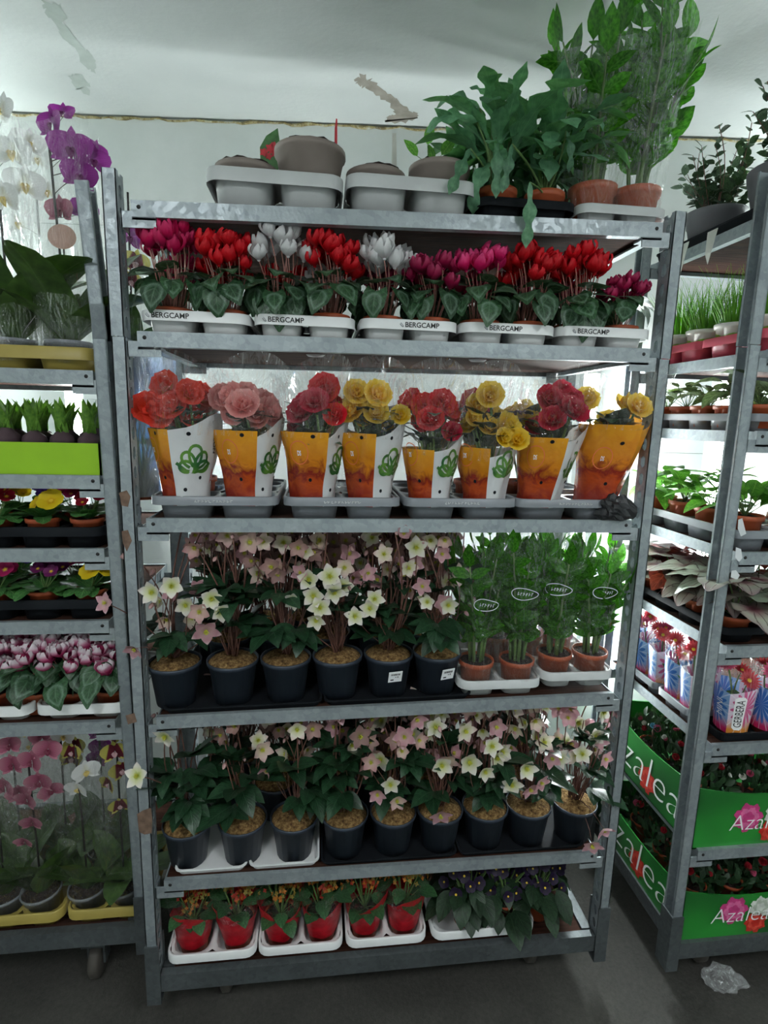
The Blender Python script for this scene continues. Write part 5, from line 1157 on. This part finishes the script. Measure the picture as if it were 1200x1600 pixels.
for i, (lv, u, c_, lb, nf, ex) in enumerate(cfg):
    primrose(V((PX[lv][i % 3], PY, LSH[lv]-.005))+V((0, 0, .004)), 700+i, lb+' at the front of the black tray '+('under the bulb box' if lv == 2 else 'above the picotee cyclamens'), c_, 'front primroses', nf, ex)
R = random.Random(12)
for lv in (2, 3):
    for i, (u, c_) in enumerate(((30, 'yellow' if lv == 2 else 'violet'), (75, 'violet'), (115, 'magenta'), (150, 'purple'))):
        primrose(lput(lv, u, 790 if lv == 2 else 900, PY+.113)+V((0, 0, .004)), 720+i+10*lv, c_+(' primrose, %s from the post at the back of the tray ' % ORD[3-i])+('under the bulb box' if lv == 2 else 'above the picotee cyclamens'), c_, 'back primroses', 5, nl=8)
# --- picotee cyclamens
ltray('white_tray', 'white tray of picotee cyclamens against the trolley post', M_WHITE, 50, 197, 1098, 4, d=.34, H=.05, rim=.028, hole=.05)
ltray('white_tray', 'white tray of picotee cyclamens next to the trolley post tray', M_WHITE, -95, 46, 1108, 4, d=.34, H=.05, rim=.028, hole=.05)
for i, u in enumerate((-5, 62, 122, 178)):
    cyclamen(lput(4, u, 1080, LY+.09)+V((0, 0, .004)), 'pico', 740+i, 'white-edged pink picotee cyclamen, %s from the rust-stained post' % ORD[3-i], 'picotee cyclamens', 14, 18, 1.15, fh=.135, spread=.06)
for i, u in enumerate((35, 95, 155)):
    cyclamen(lput(4, u, 1060, LY+.23)+V((0, 0, .004)), 'pico', 750+i, 'picotee cyclamen in the row behind, %s from the rusty post' % ORD[2-i], 'back picotee cyclamens', 12, 8, 1.1, fh=.14, spread=.06)
# --- base: orchids in olive trays
ltray('orchid_tray', 'olive-yellow tray of bottom orchids against the trolley post', M_OLIVE, 100, 232, 1425, 5, H=.06, rim=.03, hole=.052, cup=.045)
ltray('orchid_tray', 'olive-yellow tray of bottom orchids with pink ones', M_OLIVE, -40, 96, 1435, 5, H=.06, rim=.03, hole=.052, cup=.045)
BY = LY+.085
orchid(lput(5, 12, 1430, BY)+V((0, 0, .004)), 21, 'dusky pink orchid in the bottom olive tray, away from the white one', OF([(20, 1195, 0, 'pink', .05, (-.2, -1, .1)), (8, 1230, -.01, 'pink', .05, (-.3, -1, 0)), (30, 1240, 0, 'pink', .045, (.2, -1, 0)), (15, 1165, .02, 'pink', .045, (.1, -1, .3))], BY-.02), sh=.5, srt=.09)
orchid(lput(5, 68, 1425, BY)+V((0, 0, .004)), 22, 'dusky pink orchid with a trailing spray beside the white bottom orchid', OF([(50, 1190, -.02, 'pink', .052, (-.3, -1, .1)), (75, 1172, -.01, 'pink', .05, (.2, -1, .3)), (62, 1222, -.03, 'pink', .05, (0, -1, 0)), (80, 1235, -.02, 'pink', .045, (.4, -1, -.1)), (42, 1250, -.03, 'pink', .045, (-.2, -1, -.1)), (50, 1285, -.03, 'pink', .042, (0, -1, -.2)), (38, 1315, -.03, 'pink', .036, (-.1, -1, -.3)), (64, 1150, 0, 'pink', .04, (.1, -1, .5))], BY-.02), sh=.5, srt=.09)
orchid(lput(5, 140, 1415, BY)+V((0, 0, .004)), 23, 'white orchid in cellophane in the bottom olive tray', OF([(134, 1205, -.03, 'white', .05, (.5, -.8, .1)), (122, 1232, -.02, 'white', .048, (-.3, -1, -.2)), (112, 1175, .03, 'yellow', .04, (0, -1, .1)), (100, 1150, .05, 'white', .045, (0, -1, .2))], BY-.02), sh=.5, srt=.09)
orchid(lput(5, 196, 1408, BY)+V((0, 0, .004)), 24, 'yellow and burgundy orchid against the rust-stained post', OF([(180, 1175, -.01, 'yellow', .05, (.1, -1, .1)), (192, 1203, -.01, 'yellow', .048, (.1, -1, 0)), (170, 1225, 0, 'yellow', .04, (-.5, -.8, 0)), (188, 1258, -.02, 'yellow', .042, (.2, -1, -.1)), (175, 1150, .02, 'yellow', .04, (-.2, -1, .4)), (205, 1150, .03, 'yellow', .04, (.2, -1, .4))], BY-.02), sh=.5, srt=.085)
for i, u in enumerate((40, 110, 170)):
    k_ = ('white', 'yellow', 'purple')[i]
    orchid(lput(5, u, 1390, BY+.15)+V((0, 0, .004)), 30+i, k_+' orchid in the row behind the bottom orchids', OF([(u+R.uniform(-20, 20), v, .17, k_, .045, (R.uniform(-.3, .3), -1, .1)) for v in (1145, 1165, 1185)], BY-.02), sh=.48, srt=.09)
# ================================================================ azalea trolley
def rz_(i): return (RSH[i] if i < 7 else RBASE)-.0055
def rtray(name, label, m, i, y0, y1, x0=.915, x1=1.09, H=.045, rim=.018, nx=1, ny=2, hole=.05, cup=.04):
    return tray(name, label, m, x1-x0, y1-y0, nx, ny, H, rim, min(hole, (x1-x0)/nx*.46, (y1-y0)/ny*.46), cup, ((x0+x1)/2, (y0+y1)/2, rz_(i)), rnd_=.02)
RYS = [-.035+.017, .25, .5]
# --- top: bowls of small-leaved plants on a black tray
flat_tray('shelf_tray', 'long black shallow tray under the grey bowls on the azalea trolley', M_BLACK, .905, 1.35, -.03, .5, rz_(0)+.001, .03)
M_GBOWL = mat('grey_ribbed_bowl', '#6f6f74', .5, var=.08)
def leafy(loc, seed, label, rt, h):
    R = random.Random(seed); loc = V(loc); t = thing('leafy_bowl_plant', label, 'potted plant', loc, 'grey bowls of small-leaved plants'); b = MB()
    b.lathe([(rt*.35, 0), (rt*.72, .002), (rt*.88, h*.6), (rt*.89+.002, h*.63), (rt*.93, h*.78), (rt*.935+.003, h*.8), (rt, h-.004), (rt, h), (rt-.005, h), (rt-.01, h-.03)], 28, cap0=True); ob('bowl', b.mesh('bowl', M_GBOWL), t, T(loc))
    ob('soil', MB().lathe([(rt-.009, h-.02), (rt*.5, h-.012), (.002, h-.01)], 20).mesh('soil', M_SOIL), t, T(loc)); c = loc+V((0, 0, h-.015))
    for i in range(28):
        a = i*2.4; e = V((math.cos(a)*R.uniform(.03, .13), math.sin(a)*R.uniform(.03, .13), R.uniform(.05, .24))); st = ob('twig', S_RED, t, along(c+V((e.x*.2, e.y*.2, 0)), c+e))
        for q in range(9):
            s = .3+.7*q/8; p = c+V((e.x*(.2+.8*s), e.y*(.2+.8*s), e.z*s)); ob('leaf', L_EUC[0], st, ydir(p, V((R.uniform(-1, 1), R.uniform(-1, 1), R.uniform(.1, .9))), V((0, 0, 1))+rv3(R, .6), R.uniform(.028, .04)))
leafy((.99, .33, rz_(0)+.006), 1, 'smaller grey ribbed bowl of small-leaved plant, farther from the taped post', .085, .105)
leafy((1.03, .1, rz_(0)+.006), 2, 'larger grey ribbed bowl with the tallest small-leaved twigs, nearer the taped post', .105, .14)
# --- cat grass
M_REDT = mat('red_tray_rim', '#c0485a', .45, var=.06)
def kgp():
    k = N('white_green_printed_pot'); tc_ = k.n('TexCoord'); sx_ = k.n('SeparateXYZ'); k.l(tc_.outputs['Object'], sx_.inputs[0]); v = k.math('MULTIPLY', sx_.outputs[2], 12.5); f = k.noise(22, 2); c = k.ramp(k.math('ADD', v, k.math('MULTIPLY', k.math('SUBTRACT', f, .5), .5)), [(.2, lin('#d86a78')), (.38, lin('#8cc63a')), (.6, lin('#8cc63a')), (.64, lin('#e6e4da'))]); return k.done(k.bsdf(c, .4))
M_GP = kgp()
def grass_pot(loc, seed, label, n=150, group='cat grass pots'):
    R = random.Random(seed); loc = V(loc); t = thing('cat_grass', label, 'potted plant', loc, group)
    a, s = pot_mb(.055, .042, .08, .012, seed=seed); po = ob('pot', a.mesh('pot', M_GP), t, T(loc)); ob('soil', s.mesh('soil', M_SOIL), po, T(loc)); c = V((0, 0, .07)); b = MB()
    for i in range(n):
        q = R.random()*6.28; r = .045*math.sqrt(R.random()); d = V((math.cos(q)*R.uniform(.05, .55), math.sin(q)*R.uniform(.05, .55), 1)); L = R.uniform(.1, .19); sd = V((-d.y, d.x, 0)).normalized()*.0022; p0 = c+V((r*math.cos(q), r*math.sin(q), 0)); V_ = []; uv = []
        for j in range(5):
            tt = j/4; p = p0+d*(L*tt)+V((d.x, d.y, -.35))*(L*.35*tt*tt); wd = sd*(1-tt*.9); V_ += [tuple(p-wd), tuple(p+wd)]; uv += [(.3, tt), (.7, tt)]
        b.add(V_, [(2*j, 2*j+1, 2*j+3, 2*j+2) for j in range(4)], 0, uv)
    g = ob('grass_blades', b.mesh('grass_blades', G_GRASS), t, T(loc)); g['kind'] = 'stuff'
rtray('grass_tray', 'red-rimmed tray of cat grass pots, near part', M_REDT, 1, -.03, .215, x0=.905, x1=1.03, H=.06, rim=.024, hole=.058, cup=.045); rtray('grass_tray', 'red-rimmed tray of cat grass pots, far part', M_REDT, 1, .22, .47, x0=.905, x1=1.03, H=.06, rim=.024, hole=.058, cup=.045)
for i, y in enumerate((.03, .155, .28, .4)): grass_pot((.967, y, rz_(1)+.018), 40+i, 'pot of bright green cat grass, %s along the red-rimmed tray from the taped post' % ORD[i])
for i, y in enumerate((.05, .2)): grass_pot((1.13, y, rz_(1)+.004), 50+i, 'pot of cat grass behind the red-rimmed tray, %s the taped post' % ('nearer', 'farther from')[i], group='back cat grass')
# --- peperomia in grey tray
def bushy(name, loc, seed, label, leaves, n, ls, hz, potk='terra_s', group=None, up=.4, rr=(.01, .05)):
    R = random.Random(seed); loc = V(loc); t = thing(name, label, 'potted plant', loc, group); h = pot(potk, t, T(loc)); c = soil_top(loc, h)
    for i in range(n):
        a = i*2.4; r = R.uniform(*rr); p = c+V((r*math.cos(a), r*math.sin(a), R.uniform(*hz))); lf = ob('leaf', R.choice(leaves), t, ydir(p, V((math.cos(a), math.sin(a), R.uniform(-.2, up*2))), V((0, 0, 1))+V((math.cos(a), math.sin(a), 0))*.3+rv3(R, .2), R.uniform(*ls))); ob('leaf_stalk', S_GREEN, lf, along(c, p))
    return t
rtray('pot_tray', 'grey-blue tray of small orange pots on the azalea trolley', M_MGREY, 2, -.03, .47, x0=.905, x1=1.02, H=.05, rim=.02, ny=5, hole=.045, cup=.036)
for i, y in enumerate((.02, .12, .22, .32, .42)): bushy('peperomia', (.962, y, rz_(2)+.012), 60+i, ('grey-green peperomia with drooping striped leaves' if i < 2 else 'small grey-green peperomia')+', %s from the taped post' % ORD[i], L_PEP, 14 if i < 2 else 11, (.075, .11) if i < 2 else (.05, .07), (.02, .07), 'terra_c', 'peperomias')
# --- dieffenbachia in terracotta pots
rtray('pot_tray', 'grey tray of terracotta pots with broad green leaves, along the side', M_MGREY, 3, -.03, .47, x0=.905, x1=1.03, H=.06, rim=.022, ny=4, hole=.055, cup=.044)
for i, y in enumerate((.03, .155, .28, .405)): bushy('dieffenbachia', (.967, y, rz_(3)+.014), 70+i, 'terracotta pot of broad pale green leaves, %s from the taped post' % ORD[i], L_DIEF, 16, (.085, .12), (.02, .09), 'terra', 'dieffenbachias', .6)
rtray('pot_tray', 'grey tray of terracotta pots with broad green leaves, on the front', M_MGREY, 3, -.035, .21, x0=1.04, x1=1.28, H=.06, rim=.022, nx=2, hole=.055, cup=.044)
for i, x in enumerate((1.1, 1.22)): bushy('dieffenbachia', (x, .03, rz_(3)+.014), 76+i, 'terracotta pot of dark green leaves on the front tray, %s' % ('near the taped post' if i == 0 else 'farther from the taped post'), L_DIEF, 16, (.085, .12), (.02, .09), 'terra', 'dieffenbachias on the front', .6)
# --- rex begonias
rtray('pot_tray', 'black tray of rex begonias along the side', M_BLACK, 4, -.03, .47, x0=.905, x1=1.04, H=.05, rim=.02, ny=4, hole=.055, cup=.044)
for i, y in enumerate((.03, .155, .28, .405)): bushy('rex_begonia', (.972, y, rz_(4)+.01), 80+i, 'rex begonia with silver dark-veined leaves, %s from the taped post' % ORD[i], L_REX if i < 2 else L_REX+L_REXD, 17, (.1, .135), (.03, .12), 'terra_c', 'rex begonias', .15, (.02, .07))
for i, x in enumerate((1.13, 1.26)): bushy('rex_begonia', (x, .03, rz_(4)+.004), 86+i, 'rex begonia on the front side, %s' % ('near the taped post' if i == 0 else 'farther from the taped post'), L_REX+L_REXD, 15, (.1, .13), (.03, .12), 'terra_c', 'rex begonias on the front', .15, (.02, .07))
for i, y in enumerate((.12, .3)): bushy('rex_begonia', (1.1, y, rz_(4)+.004), 90+i, 'dark red begonia behind the silver rex begonias, %s the taped post' % ('nearer', 'farther from')[i], L_REXD, 10, (.07, .1), (.06, .14), 'terra', 'dark red begonias', .5, (.02, .07))
# --- gerberas in printed sleeves
def kger(nm, a, b_, c_):
    k = N(nm); u, v = k.uv(); du = k.math('SUBTRACT', k.math('FRACT', k.math('MULTIPLY', u, 2.0)), .5); dv = k.math('SUBTRACT', v, .6)
    ang = k.math('ARCTAN2', du, dv); r = k.math('SQRT', k.math('ADD', k.math('MULTIPLY', du, du), k.math('MULTIPLY', dv, dv)))
    ray_ = k.math('ABSOLUTE', k.math('SINE', k.math('MULTIPLY', ang, 7.0))); star = k.math('MULTIPLY', k.math('LESS_THAN', r, k.math('ADD', .14, k.math('MULTIPLY', ray_, .32))), .9)
    bg = k.ramp(v, [(.1, lin(a)), (.36, lin(c_)), (.8, lin(c_))]); c = k.mix(star, bg, lin(b_)); c = k.mix(k.math('MULTIPLY', k.math('LESS_THAN', ray_, .14), .6), c, (.85, .86, .92, 1)); sh = k.bsdf(c, .3); return k.done(k.translucent(sh, c, .25))
M_G1 = kger('blue_gerbera_sleeve_print', '#d02a6a', '#1f6cc4', '#8fb4e0'); M_G2 = kger('pink_gerbera_sleeve_print', '#e0903a', '#d8508c', '#e6d3e2')
def gerbera(loc, seed, label, ridge, group, words=False):
    R = random.Random(seed); loc = V(loc); t = thing('gerbera', label, 'potted plant', loc, group); pot('terra_s', t, T(loc)); c = loc+V((0, 0, .065))
    for i in range(3):
        a = i*2.4+seed; p = c+V((.03*math.cos(a), .03*math.sin(a), R.uniform(.1, .15))); fl = ob('flower', F_GER[i % 2], t, zdir(p, V((math.cos(a)*.4-.3, math.sin(a)*.4-.5, .8)), 0, R.uniform(.05, .06))); ob('stalk', S_GREEN, fl, along(c, p))
    for i in range(6): a = i*2.4; ob('leaf', L_PRIM[0], t, ydir(c, V((math.cos(a), math.sin(a), 1.3)), V((-math.cos(a), -math.sin(a), .6)), R.uniform(.06, .08)))
    P = sleeve_fn(loc+V((0, 0, .02)), .044, .062, .2, ridge, seed, .04)
    bp = ob('blue_printed_panel', sleeve_mb(P, 12, 0, .66, 7, ridge-PI, ridge, top=lambda th: .62+.06*math.sin(th-ridge+PI)).mesh('blue_printed_panel', M_G1), t); pp = ob('pink_printed_panel', sleeve_mb(P, 12, 0, .66, 7, ridge, ridge+PI, top=lambda th: .62+.1*math.sin(th-ridge)).mesh('pink_printed_panel', M_G2), t)
    ob('clear_film', sleeve_mb(P, 24, .6, 1, 4).mesh('clear_film', M_CLEAR), t)
    if words:
        w_ = MB().grid(lambda u, v: (u*.25*min(1, (1-abs(2*v-1))*6+.55), (v-.5)*2.3, 0), 6, 14); wp = ob('white_name_strip', on_surf(P, w_, ridge+.5, .33, 1.15, .23, .0015).mesh('white_name_strip', M_WINK, False), pp)
        tx = text_mb('GERBERA', .5, align='CENTER').xf(T(.16, 0, 0) @ Matrix.Rotation(PI/2, 4, 'Z')); ob('printed_name', on_surf(P, tx, ridge+.5, .33, 1.15, .21, .0028).mesh('printed_name', M_INK, False), wp)
        tx = text_mb('MINI', .8, align='CENTER').xf(T(.25, 0, 0) @ Matrix.Rotation(PI/2, 4, 'Z')); ob('printed_word', on_surf(P, tx, ridge-.5, .36, .75, .16, .0014).mesh('printed_word', M_WINK, False), bp)
rtray('pot_tray', 'grey-black tray of sleeved gerberas, far part', M_MGREY, 5, .23, .47, x0=.9, x1=1.01, H=.05, rim=.022, ny=3, hole=.045, cup=.036); rtray('pot_tray', 'grey-black tray of sleeved gerberas, near part', M_MGREY, 5, .062, .22, x0=.9, x1=1.01, H=.05, rim=.022, ny=2, hole=.045, cup=.036)
for i, y in enumerate((.102, .18, .27, .35, .43)): gerbera((.955, y, rz_(5)+.014), 600+i, 'gerbera in a blue and pink printed sleeve, %s from the taped post' % ORD[i], PI+.55+.25*(i % 2), 'gerberas along the side')
flat_tray('pot_tray', 'black tray of gerberas on the front of the azalea trolley', M_BLACK, .935, 1.34, -.036, .058, rz_(5)+.001, .03)
for i, x in enumerate((1.0, 1.115, 1.23)): gerbera((x, .011, rz_(5)+.006), 610+i, ['gerbera in a sleeve with the white GERBERA name strip beside the taped post', 'gerbera in a blue sleeve next to the GERBERA name strip', 'gerbera in a blue sleeve at the far end of the front tray'][i], (-2.45, -1.9, -1.9)[i], 'gerberas on the front', words=(i == 0))
# --- azalea boxes
def kgreen():
    k = N('green_azalea_cardboard'); f = k.noise(3.2, 2, co='Object'); c = k.ramp(f, [(.35, lin('#12481e')), (.65, lin('#2a8c34'))]); return k.done(k.bsdf(c, .35, 0))
M_GRN = kgreen(); PR = {k: mat('print_'+k, c_, .4, var=.25, scale=40) for k, c_ in dict(pink='#c23a7a', pinkl='#d86a9c', white='#d4d8d0', red='#c02a20', redl='#d84a3a', whitel='#b6c0b0').items()}
def flat_flower(parent, M, r, k0, k1, seed):
    R = random.Random(seed); b = MB(); lay = 0
    for rr, n, mi in ((1, 7, 0), (.72, 6, 1), (.42, 5, 0)):
        pts = []; N_ = 56
        for i in range(N_): a = 2*PI*i/N_; q = rr*r*(.86+.1*math.sin(n*a+seed)+.05*math.sin(17*a+seed*2)+R.uniform(-.015, .015)); pts.append((q*math.cos(a), q*math.sin(a), .0004+lay*.0003))
        b.add(pts, [tuple(range(N_))], mi); lay += 1
    ob('printed_flower', b.mesh('printed_flower', [PR[k0], PR[k1]], False), parent, M)
ML = lambda y, z: Matrix(((0, 0, -1, .8898), (-1, 0, 0, y), (0, 1, 0, z), (0, 0, 0, 1)))      # drawing plane on the side facing the begonias
MF = lambda x, z, y=-.0365: Matrix(((1, 0, 0, x), (0, 0, -1, y), (0, 1, 0, z), (0, 0, 0, 1)))  # drawing plane on the front
def azalea(loc, seed, label, group, cols_):
    R = random.Random(seed); loc = V(loc); t = thing('azalea', label, 'potted plant', loc, group); pot('terra_s', t, T(loc)); c = loc+V((0, 0, .064))
    tr = ob('woody_stem', MB().tube([(0, 0, 0), (.003, .002, .05)], .005, 6).mesh('woody_stem', M_RSTEM), t, T(c))
    for i in range(140):
        a = i*2.4; ph = math.acos(1-1.3*(i+.5)/140); d = V((math.sin(ph)*math.cos(a), math.sin(ph)*math.sin(a), math.cos(ph))); q = R.uniform(.55, 1); p = c+V((d.x*.08*q, d.y*.08*q, .03+d.z*.075*q)); ob('leaf', L_AZA[0], t, ydir(p, V((d.x*.5, d.y*.5, d.z+.4))+rv3(R, .6), d, R.uniform(.03, .042)))
    for i in range(6):
        d = V((R.uniform(-1, 1), R.uniform(-1, .6), R.uniform(.4, 1))).normalized(); p = c+V((d.x*.07, d.y*.07, .045+d.z*.075)); ob('flower', F_AZ[R.choice(cols_)], t, zdir(p, d, R.random()*6, R.uniform(.018, .032)))
for lv, nm, hgt, cs in ((6, 'upper', .2, ('white', 'pink', 'red')), (7, 'bottom', .175, ('red', 'red', 'pink'))):
    z = rz_(lv)+.001; t, f, l = open_box('azalea_box', 'green printed Azalea cardboard box on the %s level, facing the begonia trolley' % nm, M_GRN, .89, 1.34, -.036, .5, z, hgt, .004, .03, 'box')
    tx = text_mb('Azalea', .165, shear=.12, offset=-.0028, res=4); ob('printed_name', tx.mesh('printed_name', M_WINK, False), l, ML(.462, z+.035) @ T(0, 0, .0012))
    flat_flower(l, ML(.40, z+.115), .055, 'white', 'whitel', 3); flat_flower(l, ML(.2, z+.06), .05, 'red', 'redl', 4); flat_flower(l, ML(.46, z+.15), .03, 'pink', 'pinkl', 6)
    tx = text_mb('Azalea', .075, shear=.15, offset=-.0012, res=4); ob('printed_name', tx.mesh('printed_name', M_WINK, False), f, MF(1.0 if lv == 6 else .985, z+.055) @ T(0, 0, .0016))
    flat_flower(f, MF(1.06, z+.095), .052, 'pink', 'pinkl', 1); flat_flower(f, MF(1.15, z+.1), .04, 'white', 'whitel', 2); flat_flower(f, MF(1.14, z+.045), .04, 'red', 'redl', 5)
    for i, (x, y) in enumerate(((1.0, .072), (1.0, .21), (1.0, .35), (1.13, .072), (1.13, .21), (1.25, .072))):
        azalea((x, y, z+.03), 800+lv*10+i, 'azalea in the %s green box, %s' % (nm, ('by the taped post', 'second along the side', 'at the far end of the side', 'second along the front', 'inside behind the front row', 'third along the front')[i]), 'azaleas in the %s box' % nm, cs+(('blue',) if i == 2 and lv == 6 else ()))
# --- tape scraps on the post, litter on the floor
M_TAPE = mat('white_paper_tape', '#d4d8da', .6)
def tape(pts, label, y=RY-.0012):
    P = [aty(u, v, y) for u, v in pts]; n = len(P); b = MB().add([tuple(p) for p in P]+[(p.x, p.y+.0009, p.z) for p in P], [tuple(range(n-1, -1, -1)), tuple(range(n, 2*n))]+[(i, (i+1) % n, n+(i+1) % n, n+i) for i in range(n)]); tag(ob('tape_scrap', b.mesh('tape_scrap', M_TAPE, False)), label, 'tape')
tape([(1154, 812), (1160, 810), (1166, 834), (1158, 838), (1153, 826)], 'narrow torn label high on the azalea trolley post')
tape([(1150, 855), (1158, 858), (1160, 872), (1155, 878), (1149, 872)], 'small torn tape scrap in the middle of the azalea trolley post')
tape([(1143, 892), (1150, 891), (1156, 899), (1152, 906), (1142, 902)], 'lowest torn tape scrap on the azalea trolley post')
p = atz(1128, 1535, 0); tag(ob('film_scrap', crumple('film_scrap', (0, 0, 0), .05, 5, film('cloudy_film', gloss=.15, haze=.14), (1.2, .8, .5)), None, T(p.x, p.y, .0145)), 'crumpled clear film scrap on the floor by the azalea trolley', 'litter')
p = atz(1215-80, 1560, 0)

# --- price tag holders clipped to the shelf edge facing the begonia trolley
for i, (y, nm) in enumerate(((.3, 'farther from'), (.18, 'nearer to'))):
    tag(ob('price_tag', MB().add([(.878, y-.02, 2.29), (.878, y+.02, 2.29), (.872, y+.012, 2.23), (.874, y, 2.2), (.872, y-.012, 2.23), (.8795, y-.02, 2.29), (.8795, y+.02, 2.29), (.8735, y+.012, 2.23), (.8755, y, 2.2), (.8735, y-.012, 2.23)], [(0, 4, 3, 2, 1), (5, 6, 7, 8, 9), (0, 1, 6, 5), (1, 2, 7, 6), (2, 3, 8, 7), (3, 4, 9, 8), (4, 0, 5, 9)]).mesh('price_tag', M_CARD, False)), 'beige pointed price tag under the grey bowls, %s the taped post' % nm, 'price tag')
